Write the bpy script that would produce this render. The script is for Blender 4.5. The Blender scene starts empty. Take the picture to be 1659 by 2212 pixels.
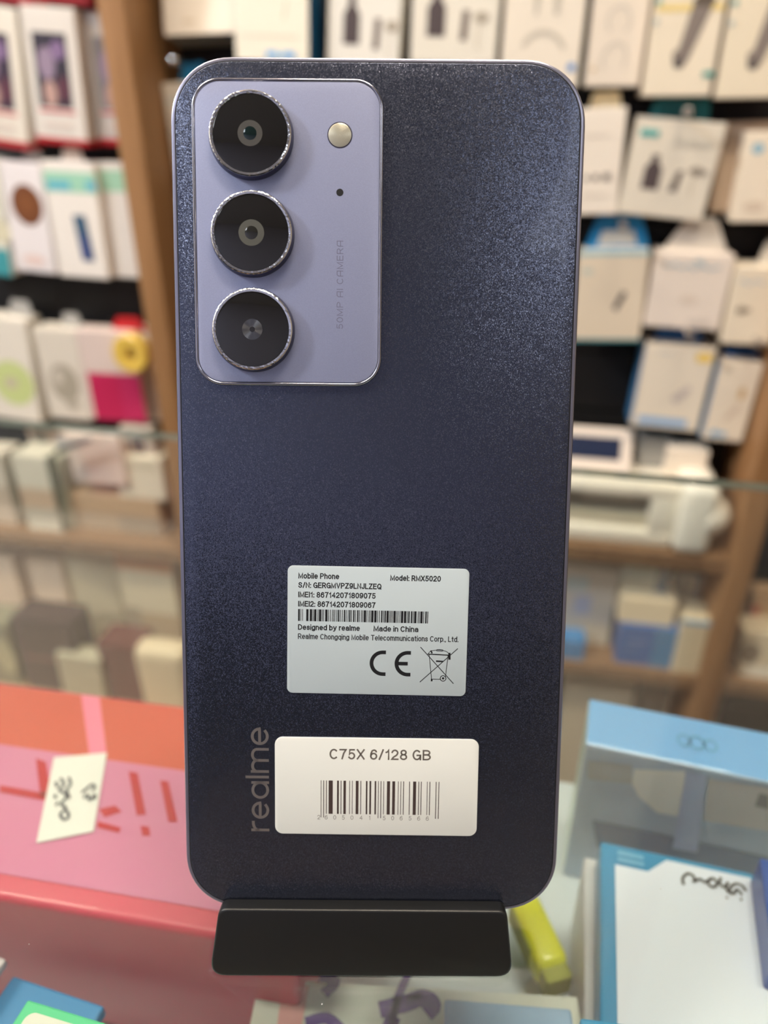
import bpy, bmesh, math, random
from mathutils import Vector, Matrix

random.seed(7)
scene = bpy.context.scene
COL = scene.collection

# ------------------------------------------------------------------ camera
PITCH = math.radians(28.5)          # looking down at the counter
FPX = 1600.0                        # focal length in pixels of the 1659 x 2212 frame
CAM = Vector((0.0, 0.0, 1.10))
cd = bpy.data.cameras.new('camera')
cam = bpy.data.objects.new('camera', cd)
COL.objects.link(cam)
cam.location = CAM
cam.rotation_euler = (math.pi / 2 - PITCH, 0, 0)
cd.sensor_fit = 'VERTICAL'
cd.sensor_height = 34.6
cd.lens = FPX / 2212.0 * 34.6
cd.clip_start = 0.01
cd.clip_end = 30
cd.dof.use_dof = True
cd.dof.focus_distance = 0.1425
cd.dof.aperture_fstop = cd.lens / 2.85  # a pupil of under 3 mm
scene.camera = cam

# ------------------------------------------------------------------ view and world
vs = scene.view_settings
vs.view_transform = 'Standard'
vs.look = 'None'
vs.gamma = 1.0
vs.use_curve_mapping = False
vs.exposure = 0.0
world = bpy.data.worlds.new('world')
scene.world = world
world.use_nodes = True
world.node_tree.nodes['Background'].inputs[0].default_value = (0.8, 0.85, 1.0, 1)
world.node_tree.nodes['Background'].inputs[1].default_value = 0.05

# ceiling lamps: (u along the back wall, v out from the wall, half width, half depth, colour, strength)
WARM = (1.0, 0.87, 0.70)
COOL = (0.88, 0.93, 1.0)
LAMPS = [
    (-0.75, 0.80, 0.32, 0.10, WARM, 60.0),
    (0.30, 0.80, 0.32, 0.10, WARM, 60.0),
    (-0.85, 1.95, 0.25, 0.30, COOL, 7.0),
    (1.42, 1.90, 0.22, 0.30, COOL, 5.0),
    (-1.75, 1.35, 0.11, 0.11, COOL, 420.0),
]

# ------------------------------------------------------------------ where things stand
sP, cP = math.sin(PITCH), math.cos(PITCH)
def ray(px, py):
    x, y = (px - 829.5) / FPX, (py - 1106.0) / FPX
    return Vector((x, -y * sP + cP, -y * cP - sP))
def on_z(px, py, z):                # the point of a level at height z
    d = ray(px, py)
    return CAM + d * ((z - CAM.z) / d.z)
YAW = math.radians(-11.0)           # the wall's right side stands nearer
W_U = Vector((math.cos(YAW), math.sin(YAW), 0))
W_N = Vector((math.sin(YAW), -math.cos(YAW), 0))    # out of the wall, to the viewer
W_O = Vector((0, 0.95, 0))
def wp(u, v, z):                    # u along the wall, v out from it, z height
    return W_O + W_U * u + W_N * v + Vector((0, 0, z))
def on_wall(px, py, v):             # the (u, z) of a plane parallel to the wall, v out from it
    d = ray(px, py)
    t = (W_O + W_N * v - CAM).dot(W_N) / d.dot(W_N)
    p = CAM + d * t - W_O
    return p.dot(W_U), p.z
GLASS_Z = CAM.z - 0.1553            # upper side of the counter's glass
DECK_Z = CAM.z - 0.247              # the deck inside the counter

# ------------------------------------------------------------------ materials
def lin(c):
    out = []
    for x in c[:3]:
        x /= 255.0
        out.append(x / 12.92 if x <= 0.04045 else ((x + 0.055) / 1.055) ** 2.4)
    return (*out, 1.0)
_mats = {}
def mat(name, rgb, rough=0.5, metal=0.0, coat=0.0, spec=0.5, coat_rough=0.05, vary=0.0, vscale=40.0):
    key = (name, tuple(rgb), rough, metal, coat)
    if key in _mats: return _mats[key]
    m = bpy.data.materials.new(name)
    m.use_nodes = True
    nt = m.node_tree
    b = nt.nodes['Principled BSDF']
    b.inputs['Base Color'].default_value = lin(rgb)
    b.inputs['Roughness'].default_value = rough
    b.inputs['Metallic'].default_value = metal
    b.inputs['Coat Weight'].default_value = coat
    b.inputs['Coat Roughness'].default_value = coat_rough
    b.inputs['Specular IOR Level'].default_value = spec
    if vary:
        tc = nt.nodes.new('ShaderNodeTexCoord')
        nz = nt.nodes.new('ShaderNodeTexNoise')
        nz.inputs['Scale'].default_value = vscale
        mp = nt.nodes.new('ShaderNodeMapRange')
        mp.inputs[3].default_value = 1 - vary
        mp.inputs[4].default_value = 1 + vary
        hs = nt.nodes.new('ShaderNodeHueSaturation')
        hs.inputs['Color'].default_value = lin(rgb)
        nt.links.new(tc.outputs['Object'], nz.inputs['Vector'])
        nt.links.new(nz.outputs['Fac'], mp.inputs[0])
        nt.links.new(mp.outputs[0], hs.inputs['Value'])
        nt.links.new(hs.outputs['Color'], b.inputs['Base Color'])
    _mats[key] = m
    return m
def card(rgb): return mat('card', rgb, 0.45, 0, 0.15, vary=0.04, vscale=25)
def ink(rgb): return mat('ink', rgb, 0.5)

def wood(name, c1, c2, scale=9.0):
    m = bpy.data.materials.new(name); m.use_nodes = True
    nt = m.node_tree; b = nt.nodes['Principled BSDF']
    tc = nt.nodes.new('ShaderNodeTexCoord')
    mp = nt.nodes.new('ShaderNodeMapping'); mp.inputs['Scale'].default_value = (14, 14, 1.2)
    nz = nt.nodes.new('ShaderNodeTexNoise'); nz.inputs['Scale'].default_value = scale; nz.inputs['Detail'].default_value = 6
    cr = nt.nodes.new('ShaderNodeValToRGB')
    cr.color_ramp.elements[0].color = lin(c1); cr.color_ramp.elements[1].color = lin(c2)
    cr.color_ramp.elements[0].position = 0.3; cr.color_ramp.elements[1].position = 0.7
    nt.links.new(tc.outputs['Object'], mp.inputs[0]); nt.links.new(mp.outputs[0], nz.inputs['Vector'])
    nt.links.new(nz.outputs['Fac'], cr.inputs[0]); nt.links.new(cr.outputs[0], b.inputs['Base Color'])
    b.inputs['Roughness'].default_value = 0.5
    return m
WOOD = wood('wood_laminate', (150, 108, 68), (168, 124, 82))

SHELFWOOD = wood('shelf_laminate', (112, 80, 52), (132, 100, 68))

def glass_top_material():           # upper side of the counter glass: mirror by angle, a little dust
    m = bpy.data.materials.new('counter_glass'); m.use_nodes = True
    nt = m.node_tree; nt.nodes.clear()
    out = nt.nodes.new('ShaderNodeOutputMaterial')
    tr = nt.nodes.new('ShaderNodeBsdfTransparent'); tr.inputs[0].default_value = (0.93, 0.965, 0.95, 1)
    gl = nt.nodes.new('ShaderNodeBsdfGlossy'); gl.inputs['Roughness'].default_value = 0.015
    fr = nt.nodes.new('ShaderNodeFresnel'); fr.inputs[0].default_value = 1.62
    mx = nt.nodes.new('ShaderNodeMixShader')
    df = nt.nodes.new('ShaderNodeBsdfDiffuse'); df.inputs[0].default_value = (0.8, 0.8, 0.78, 1)
    tc = nt.nodes.new('ShaderNodeTexCoord')
    vo = nt.nodes.new('ShaderNodeTexVoronoi'); vo.inputs['Scale'].default_value = 210
    n2 = nt.nodes.new('ShaderNodeTexNoise'); n2.inputs['Scale'].default_value = 900
    ad = nt.nodes.new('ShaderNodeMath'); ad.operation = 'MULTIPLY_ADD'; ad.inputs[1].default_value = 0.05
    lt = nt.nodes.new('ShaderNodeMath'); lt.operation = 'LESS_THAN'; lt.inputs[1].default_value = 0.047
    sc = nt.nodes.new('ShaderNodeMath'); sc.operation = 'MULTIPLY_ADD'; sc.inputs[1].default_value = 0.5; sc.inputs[2].default_value = 0.012
    m2 = nt.nodes.new('ShaderNodeMixShader')
    L = nt.links.new
    L(tc.outputs['Object'], vo.inputs['Vector']); L(tc.outputs['Object'], n2.inputs['Vector'])
    L(n2.outputs['Fac'], ad.inputs[0]); L(vo.outputs['Distance'], ad.inputs[2])
    L(ad.outputs[0], lt.inputs[0]); L(lt.outputs[0], sc.inputs[0])
    L(fr.outputs[0], mx.inputs[0]); L(tr.outputs[0], mx.inputs[1]); L(gl.outputs[0], mx.inputs[2])
    L(sc.outputs[0], m2.inputs[0]); L(mx.outputs[0], m2.inputs[1]); L(df.outputs[0], m2.inputs[2])
    L(m2.outputs[0], out.inputs[0])
    return m
def clear_material(name, tint, painted_sheen=False):
    m = bpy.data.materials.new(name); m.use_nodes = True
    nt = m.node_tree; nt.nodes.clear()
    out = nt.nodes.new('ShaderNodeOutputMaterial')
    tr = nt.nodes.new('ShaderNodeBsdfTransparent'); tr.inputs[0].default_value = (*tint, 1)
    if painted_sheen:
        gl = nt.nodes.new('ShaderNodeBsdfDiffuse'); gl.inputs[0].default_value = (.78, .76, .72, 1)  # pale diffuse share stands in for the plastic's reflection
        mx = nt.nodes.new('ShaderNodeMixShader'); mx.inputs[0].default_value = .38
        nt.links.new(tr.outputs[0], mx.inputs[1]); nt.links.new(gl.outputs[0], mx.inputs[2])
        nt.links.new(mx.outputs[0], out.inputs[0])
    else:
        nt.links.new(tr.outputs[0], out.inputs[0])
    return m
CLEAR = clear_material('clear_glass_underside', (0.97, 0.99, 0.98))
PLASTIC = clear_material('clear_plastic', (0.86, 0.85, 0.82), True)
GLASS_EDGE = mat('glass_edge', (176, 190, 180), 0.25, coat=0.4)
BLACK = mat('black_plastic', (20, 20, 19), 0.38)
CHROME = mat('chrome', (225, 225, 228), 0.12, 1.0)
STEEL = mat('steel_hook', (210, 208, 205), 0.18, 1.0)

# ------------------------------------------------------------------ mesh helpers
def link(name, bm, mats, parent=None, smooth=False, matrix=None):
    me = bpy.data.meshes.new(name)
    bmesh.ops.recalc_face_normals(bm, faces=bm.faces)
    bm.to_mesh(me); bm.free()
    for m in (mats if isinstance(mats, (list, tuple)) else [mats]): me.materials.append(m)
    if smooth:
        for p in me.polygons: p.use_smooth = True
        try: me.set_sharp_from_angle(angle=math.radians(35))
        except Exception: pass
    o = bpy.data.objects.new(name, me)
    COL.objects.link(o)
    if parent is not None: o.parent = parent
    if matrix is not None: o.matrix_local = matrix
    return o
def empty(name, matrix):
    o = bpy.data.objects.new(name, None); COL.objects.link(o)
    o.empty_display_size = 0.02
    o.matrix_world = matrix
    return o
def tag(o, label, cat, group=None):
    o['label'] = label; o['category'] = cat
    if group: o['group'] = group
    return o
def struct(o, label=None):
    o['kind'] = 'structure'
    if label: o['label'] = label
    return o

def rrect(w, h, r, n=8, cx=0.0, cz=0.0, e=2.0):
    pts = []
    for (sx, sz, a0) in ((1, 1, 0), (-1, 1, 90), (-1, -1, 180), (1, -1, 270)):
        for k in range(n + 1):
            a = math.radians(a0 + 90.0 * k / n)
            c, s = math.cos(a), math.sin(a)
            c = math.copysign(abs(c) ** (2 / e), c); s = math.copysign(abs(s) ** (2 / e), s)
            pts.append((cx + sx * (w / 2 - r) + r * c, cz + sz * (h / 2 - r) + r * s))
    return pts
def loft(bm, rings, cap0=True, cap1=True, mi=0):
    """rings: lists of (x, y, z); joined one after the other"""
    vr = [[bm.verts.new(p) for p in r] for r in rings]
    n = len(vr[0])
    for a, b in zip(vr, vr[1:]):
        for i in range(n):
            f = bm.faces.new((a[i], a[(i + 1) % n], b[(i + 1) % n], b[i])); f.material_index = mi
    if cap0: bm.faces.new(vr[0]).material_index = mi
    if cap1: bm.faces.new(list(reversed(vr[-1]))).material_index = mi
def plate(bm, outline, y0, y1, bev=0.0, mi=0, seg=3):
    """a plate of the given x/z outline; y0 is the side towards the viewer, its rim rounded by bev"""
    def shrink(d):
        n = len(outline); out = []
        for i in range(n):
            p, q, s = Vector(outline[i - 1]), Vector(outline[i]), Vector(outline[(i + 1) % n])
            t = (s - p); t.normalize()
            out.append(q + Vector((-t.y, t.x)) * d)
        return out
    rings = []
    if bev:
        for k in range(seg + 1):
            a = math.pi / 2 * k / seg
            d = bev * (1 - math.sin(a))
            rings.append([(p.x, y0 + bev * (1 - math.cos(a)), p.y) for p in shrink(d)])
    else:
        rings.append([(p[0], y0, p[1]) for p in outline])
    rings.append([(p[0], y1, p[1]) for p in outline])
    loft(bm, rings, mi=mi)
def lathe(bm, prof, cx, cz, seg=64, mi=0, cap=True):
    """prof: (radius, y) from the rim inwards or outwards about the y axis at (cx, cz)"""
    rings = []
    for r, y in prof:
        rings.append([(cx + r * math.cos(2 * math.pi * k / seg), y, cz + r * math.sin(2 * math.pi * k / seg)) for k in range(seg)])
    loft(bm, rings, cap0=cap, cap1=cap, mi=mi)
def box(bm, x0, x1, y0, y1, z0, z1, bev=0.0, mi=0, seg=2):
    v = [bm.verts.new((x, y, z)) for x in (x0, x1) for y in (y0, y1) for z in (z0, z1)]
    fs = [bm.faces.new([v[i] for i in q]) for q in ((0, 1, 3, 2), (4, 6, 7, 5), (0, 4, 5, 1), (2, 3, 7, 6), (0, 2, 6, 4), (1, 5, 7, 3))]
    for f in fs: f.material_index = mi
    bmesh.ops.recalc_face_normals(bm, faces=fs)
    if bev:
        es = list({e for f in fs for e in f.edges})
        r = bmesh.ops.bevel(bm, geom=es, offset=bev, segments=seg, affect='EDGES', profile=0.5)
        for f in r['faces']: f.material_index = mi
def flat(bm, pts, y, th, mi):
    """a thin inked or stuck shape of x/z points, th thick, its face at y - th"""
    a = [bm.verts.new((p[0], y - th, p[1])) for p in pts]
    f = bm.faces.new(a); f.material_index = mi
    return f
def oval(cx, cz, rx, rz, n=28, rot=0.0):
    c, s = math.cos(rot), math.sin(rot)
    return [(cx + rx * math.cos(t) * c - rz * math.sin(t) * s, cz + rx * math.cos(t) * s + rz * math.sin(t) * c) for t in (2 * math.pi * k / n for k in range(n))]
def stroke(bm, pts, w, y, th, mi):
    """a pen stroke through x/z points"""
    P = [Vector(p) for p in pts]
    sm = []
    for i in range(len(P) - 1):
        p0, p1, p2, p3 = P[max(i - 1, 0)], P[i], P[i + 1], P[min(i + 2, len(P) - 1)]
        for k in range(5):
            t = k / 5.0
            sm.append(0.5 * ((2 * p1) + (p2 - p0) * t + (2 * p0 - 5 * p1 + 4 * p2 - p3) * t * t + (3 * p1 - p0 - 3 * p2 + p3) * t ** 3))
    sm.append(P[-1])
    l, r = [], []
    for i, p in enumerate(sm):
        t = sm[min(i + 1, len(sm) - 1)] - sm[max(i - 1, 0)]
        if t.length < 1e-9: t = Vector((1, 0))
        t.normalize(); nrm = Vector((-t.y, t.x)) * w / 2
        l.append(bm.verts.new((p.x + nrm.x, y - th, p.y + nrm.y))); r.append(bm.verts.new((p.x - nrm.x, y - th, p.y - nrm.y)))
    for i in range(len(sm) - 1):
        bm.faces.new((l[i], l[i + 1], r[i + 1], r[i])).material_index = mi

def _A(cx, cy, rx, ry, a0, a1, n=None):
    n = n or max(6, int(abs(a1 - a0) / 15))
    return [(cx + rx * math.cos(math.radians(a0 + (a1 - a0) * k / n)), cy + ry * math.sin(math.radians(a0 + (a1 - a0) * k / n))) for k in range(n + 1)]
def _O(cx, cy, rx, ry): return _A(cx, cy, rx, ry, 0, 360, 28)
_S = [(.5, .76), (.42, .93), (.26, 1), (.1, .93), (.03, .76), (.1, .6), (.27, .51), (.44, .42), (.52, .26), (.44, .07), (.26, 0), (.08, .07), (0, .24)]
_P = [(0, 0), (0, 1), (.25, 1)] + _A(.25, .735, .26, .265, 90, -90) + [(0, .47)]
_b6 = [(.45, .82), (.40, .94), (.27, 1), (.12, .92), (.02, .62), (0, .31)]
GLYPHS = {      # width, then the centre lines of the strokes; capital height 1
    'A': (.6, [(0, 0), (.3, 1), (.6, 0)], [(.11, .33), (.49, .33)]), 'B': (.56, [(0, 0), (0, 1), (.28, 1)] + _A(.28, .765, .24, .235, 90, -90) + [(0, .53)], [(.28, .53)] + _A(.28, .265, .28, .265, 90, -90) + [(0, 0)]),
    'C': (.58, _A(.3, .5, .3, .5, 48, 312)), 'D': (.56, [(0, 0), (0, 1), (.2, 1)] + _A(.2, .5, .36, .5, 90, -90) + [(0, 0)]), 'E': (.47, [(.46, 1), (0, 1), (0, 0), (.47, 0)], [(0, .53), (.42, .53)]),
    'G': (.6, _A(.3, .5, .3, .5, 48, 345), [(.33, .47), (.6, .47), (.6, 0)]), 'I': (0, [(0, 0), (0, 1)]), 'J': (.36, [(.36, 1), (.36, .25)] + _A(.18, .22, .18, .22, 0, -180)), 'L': (.42, [(0, 1), (0, 0), (.42, 0)]),
    'M': (.66, [(0, 0), (0, 1), (.33, .08), (.66, 1), (.66, 0)]), 'N': (.52, [(0, 0), (0, 1), (.52, 0), (.52, 1)]), 'P': (.51, _P), 'Q': (.6, _O(.3, .5, .3, .5), [(.36, .26), (.6, -.04)]), 'R': (.53, _P, [(.27, .47), (.53, 0)]),
    'S': (.52, _S), 'T': (.54, [(0, 1), (.54, 1)], [(.27, 1), (.27, 0)]), 'V': (.56, [(0, 1), (.28, 0), (.56, 1)]), 'X': (.54, [(0, 1), (.54, 0)], [(.54, 1), (0, 0)]), 'Z': (.52, [(.02, 1), (.5, 1), (0, 0), (.52, 0)]),
    '0': (.48, _O(.24, .5, .24, .5)), '1': (.26, [(.02, .76), (.13, .82), (.22, 1), (.22, 0)]), '2': (.48, _A(.24, .72, .23, .28, 170, -10) + [(.40, .48), (.1, .2), (0, 0), (.48, 0)]), '4': (.48, [(.36, 0), (.36, 1), (0, .3), (.48, .3)]),
    '5': (.48, [(.44, 1), (.09, 1), (.04, .48)] + _A(.23, .32, .24, .32, 130, -150)), '6': (.48, _O(.24, .31, .24, .31), _b6), '7': (.48, [(0, 1), (.48, 1), (.3, .6), (.17, 0)]), '8': (.48, _O(.24, .76, .2, .24), _O(.24, .26, .24, .26)),
    '9': (.48, _O(.24, .69, .24, .31), [(.48 - x, 1 - y) for x, y in _b6]),
    'a': (.43, [(.04, .54), (.1, .67), (.22, .72), (.36, .67), (.42, .52), (.42, 0)], [(.42, .43), (.2, .40), (.04, .32), (0, .18), (.05, .05), (.18, 0), (.32, .05), (.42, .2)]), 'b': (.44, [(0, 1), (0, 0)], _O(.22, .36, .22, .36)),
    'c': (.42, _A(.22, .36, .22, .36, 45, 315)), 'd': (.44, [(.44, 1), (.44, 0)], _O(.22, .36, .22, .36)), 'e': (.45, [(.07, .37), (.38, .37)], _A(.225, .36, .225, .36, 3, 312)), 'g': (.44, _O(.22, .36, .22, .36), [(.44, .72), (.44, -.06)] + _A(.22, -.06, .22, .19, 0, -155)),
    'h': (.4, [(0, 1), (0, 0)], _A(.2, .47, .2, .25, 180, 0) + [(.4, 0)]), 'i': (0, [(0, 0), (0, .66)], [(0, .99), (0, 1.01)]), 'l': (0, [(0, 0), (0, 1)]), 'm': (.68, [(0, .74), (0, 0)], _A(.17, .5, .17, .22, 180, 0) + [(.34, 0)], _A(.51, .5, .17, .22, 180, 0) + [(.68, 0)]),
    'n': (.4, [(0, .74), (0, 0)], _A(.2, .47, .2, .25, 180, 0) + [(.4, 0)]), 'o': (.45, _O(.225, .36, .225, .36)), 'p': (.44, [(0, .72), (0, -.25)], _O(.22, .36, .22, .36)), 'q': (.44, [(.44, .72), (.44, -.25)], _O(.22, .36, .22, .36)),
    'r': (.22, [(0, .74), (0, 0)], _A(.22, .48, .22, .23, 180, 85)), 's': (.38, [(x * .73, y * .72) for x, y in _S]), 't': (.26, [(.12, .95), (.12, .15)] + _A(.24, .14, .12, .14, 180, 275), [(0, .70), (.27, .70)]),
    'u': (.4, [(0, .72), (0, .25)] + _A(.2, .24, .2, .24, 180, 360) + [(.4, .72)], [(.4, .25), (.4, 0)]), 'y': (.44, [(0, .72), (.22, .02)], [(.44, .72), (.2, -.06), (.12, -.22), (0, -.24)]),
    ':': (0, [(0, 0), (0, .02)], [(0, .60), (0, .62)]), '.': (0, [(0, 0), (0, .02)]), ',': (.03, [(.03, .02), (.03, -.04), (0, -.12)]), '/': (.3, [(0, -.02), (.3, 1.02)]),
    '@': (.46, _O(.23, .36, .23, .36), [(.46, .72), (.46, 0)]),                                    # a round single-storey a
    '^': (.56, [(0, 0), (0, .72), (.14, 1), (.56, 1), (.56, 0)], [(0, .42), (.56, .42)]),          # a squared A
}
def mitred(bm, pts, w, kx, kz, place, mi):
    P = [Vector((x * kx, zz * kz)) for x, zz in pts]
    P = [p for i, p in enumerate(P) if i == 0 or (p - P[i - 1]).length > 1e-9]
    if (P[0] - P[-1]).length > 1e-8:
        P[0] = P[0] + (P[0] - P[1]).normalized() * w / 2
        P[-1] = P[-1] + (P[-1] - P[-2]).normalized() * w / 2
    l, r = [], []
    for i, p in enumerate(P):
        closed = (P[0] - P[-1]).length < 1e-8
        a = P[i - 1] if i > 0 else (P[-2] if closed else None)
        c = P[i + 1] if i < len(P) - 1 else (P[1] if closed else None)
        d1 = (p - a).normalized() if a is not None else None
        d2 = (c - p).normalized() if c is not None else None
        if d1 is None: d1 = d2
        if d2 is None: d2 = d1
        t = d1 + d2
        if t.length < 1e-6: t = d2.copy()
        t.normalize(); n = Vector((-t.y, t.x)); k = max(n.dot(Vector((-d2.y, d2.x))), .45)
        l.append(bm.verts.new(place(p + n * (w / 2 / k)))); r.append(bm.verts.new(place(p - n * (w / 2 / k))))
    for i in range(len(P) - 1):
        bm.faces.new((l[i], l[i + 1], r[i + 1], r[i])).material_index = mi
def letters(bm, s, x0, z0, width, cap, y, th, wt, mi=0, rot=0, track=.07):
    """stroke lettering: wt is the stroke's width as a share of the capital height"""
    w, gap, sp = wt * cap, track * cap, .24 * cap
    n = sum(ch != ' ' for ch in s)
    sumw = sum(GLYPHS[ch][0] for ch in s if ch != ' ')
    kx = max((width - n * w - (len(s) - 1) * gap - (len(s) - n) * sp) / sumw, .2 * cap) if sumw > 0 else cap
    kz = cap - w
    adv, x = [], 0.0
    for ch in s:
        adv.append(x); x += gap + (sp if ch == ' ' else GLYPHS[ch][0] * kx + w)
    for ch, ax in zip(s, adv):
        if ch == ' ': continue
        ox = ax + w / 2
        for path in GLYPHS[ch][1:]:
            def place(p, ox=ox):
                X, Z = p.x + ox, p.y + w / 2
                if rot == 90: X, Z = -Z, X
                return (x0 + X, y - th, z0 + Z)
            mitred(bm, path, w, kx, kz, place, mi)

def face_front(o):
    """turn all faces of a flat inked mesh towards the viewer's side (-y)"""
    me = o.data
    b = bmesh.new(); b.from_mesh(me)
    for f in b.faces:
        if f.normal.y > 0: f.normal_flip()
    b.to_mesh(me); b.free()

# ------------------------------------------------------------------ room shell
def wall_matrix(u=0, v=0, z=0):
    return Matrix.Translation(wp(u, v, z)) @ Matrix.Rotation(YAW, 4, 'Z')
UL, UR, VF, ZC = -2.3, 1.7, 2.7, 2.6        # room: u from UL to UR, v from 0 to VF, ceiling height
WM = wall_matrix()
def room_box(name, u0, u1, v0, v1, z0, z1, m):
    bm = bmesh.new(); box(bm, u0, u1, -v1, -v0, z0, z1)
    return struct(link(name, bm, m, matrix=WM))
PAINT = mat('wall_paint', (150, 140, 128), 0.7, vary=0.03, vscale=3)
room_box('floor', UL, UR, -0.06, VF, -0.05, 0.0, mat('floor_tile', (74, 66, 60), 0.35, vary=0.06, vscale=4))
room_box('ceiling', UL, UR, -0.06, VF, ZC, ZC + 0.05, mat('ceiling_paint', (190, 190, 192), 0.8))
room_box('wall_left', UL - 0.05, UL, -0.06, VF, 0, ZC, PAINT)
room_box('wall_right', UR, UR + 0.05, -0.06, VF, 0, ZC, PAINT)
room_box('wall_front', UL, UR, VF, VF + 0.05, 1.15, ZC, mat('blue_grey_paint', (150, 154, 180), 0.7, vary=0.05, vscale=3))
room_box('dark_reflection_wall_lower', UL, UR, VF, VF + 0.05, 0, 1.15, mat('dark_reflection_panel', (24, 26, 34), 0.7, vary=0.05, vscale=3))  # unseen lower wall made dark to deepen the phone's reflection
# black slat wall with its grooves
bm = bmesh.new()
z = 0.0
while z < ZC - 0.01:
    box(bm, UL, UR, 0.0, 0.06, z + 0.004, min(z + 0.076, ZC), 0.0)
    box(bm, UL, UR, 0.008, 0.06, z - 0.0, z + 0.004)
    z += 0.076
struct(link('wall_back', bm, mat('black_slat', (21, 20, 20), 0.5), matrix=WM), 'black slat wall that the hooks are set in')

room_box('haze_reflector', UL, UR, 0.0005, 0.03, 1.34, ZC - .0005, mat('haze_reflector_cream', (222, 206, 182), 0.6, vary=0.03, vscale=3))  # added unseen panel, there to mirror haze into the counter glass
# ceiling lamps
for i, (u, v, hw, hd, colr, st) in enumerate(LAMPS):
    e = empty('ceiling_light', wall_matrix(u, v, ZC))
    tag(e, ['warm ceiling panel over the left bay of the wall', 'warm ceiling panel over the right bay of the wall', 'cool ceiling panel behind the photographer',
            'cool ceiling panel behind and right of the photographer', 'bright ceiling panel far to the left of the counter'][i], 'ceiling light', 'ceiling light panels')
    bm = bmesh.new()
    box(bm, -hw - .015, hw + .015, -hd - .015, hd + .015, -0.02, 0.0)
    link('frame', bm, mat('white_metal', (225, 225, 222), 0.4), e)
    m = bpy.data.materials.new('lamp_diffuser'); m.use_nodes = True
    b = m.node_tree.nodes['Principled BSDF']
    b.inputs['Emission Color'].default_value = (*colr, 1); b.inputs['Emission Strength'].default_value = st
    bm = bmesh.new(); box(bm, -hw, hw, -hd, hd, -0.026, -0.02)
    link('diffuser', bm, m, e)

# ------------------------------------------------------------------ wall unit: upright boards and shelves
BOARD_V = 0.12
def upright(name, label, px, py, wpx):
    u0, _ = on_wall(px, py, BOARD_V); u1, _ = on_wall(px + wpx, py, BOARD_V)
    bm = bmesh.new(); box(bm, u0, u1, -BOARD_V, -0.031, 0.0, ZC - .001, 0.0015); box(bm, u0, u1, -.0312, -.0005, 0.0, 1.3395)
    o = link(name, bm, WOOD, matrix=WM, smooth=True)
    tag(o, label, 'upright board', 'wooden uprights of the wall unit')
    return u0, u1
LB = upright('upright_board', 'brown wooden upright board between the red-footed boxes and the cream boxes', 207, 0, 57)
RB = upright('upright_board', 'brown wooden upright board beside the white machine at the right edge', 1632, 1010, 60)
S2 = on_wall(90, 1163, BOARD_V)[1]          # shelf heights left of the first upright
S3 = on_wall(90, 1440, BOARD_V)[1]
S2R = on_wall(1240, 1182, BOARD_V)[1]       # and between the uprights
S3R = on_wall(1260, 1438, BOARD_V)[1]
for z, side, lab in ((S2, 0, 'brown shelf board under the pale boxes and the torn pink packet, left of the phone'),
                     (S2R, 1, 'ochre shelf board under the white machine'),
                     (S3, 0, 'lower brown shelf board carrying the dark boxes left of the phone'),
                     (S3R, 1, 'lower brown shelf board carrying the royal blue box')):
    u0, u1 = ((UL + 0.01, LB[0]), (LB[1], RB[0]))[side]
    bm = bmesh.new(); box(bm, u0 + .0005, u1 - .0005, -BOARD_V + 0.004, -0.0005, z - 0.02, z, 0.001)
    tag(link('shelf_board', bm, SHELFWOOD, matrix=WM), lab, 'shelf', 'shelf boards of the wall unit')
bm = bmesh.new(); box(bm, RB[1] + .0005, UR - .01, -BOARD_V + 0.004, -0.0005, S3R - 0.02, S3R, 0.001)
tag(link('shelf_board', bm, SHELFWOOD, matrix=WM), 'brown shelf board beyond the right upright, under the cream packet', 'shelf', 'shelf boards of the wall unit')

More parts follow.
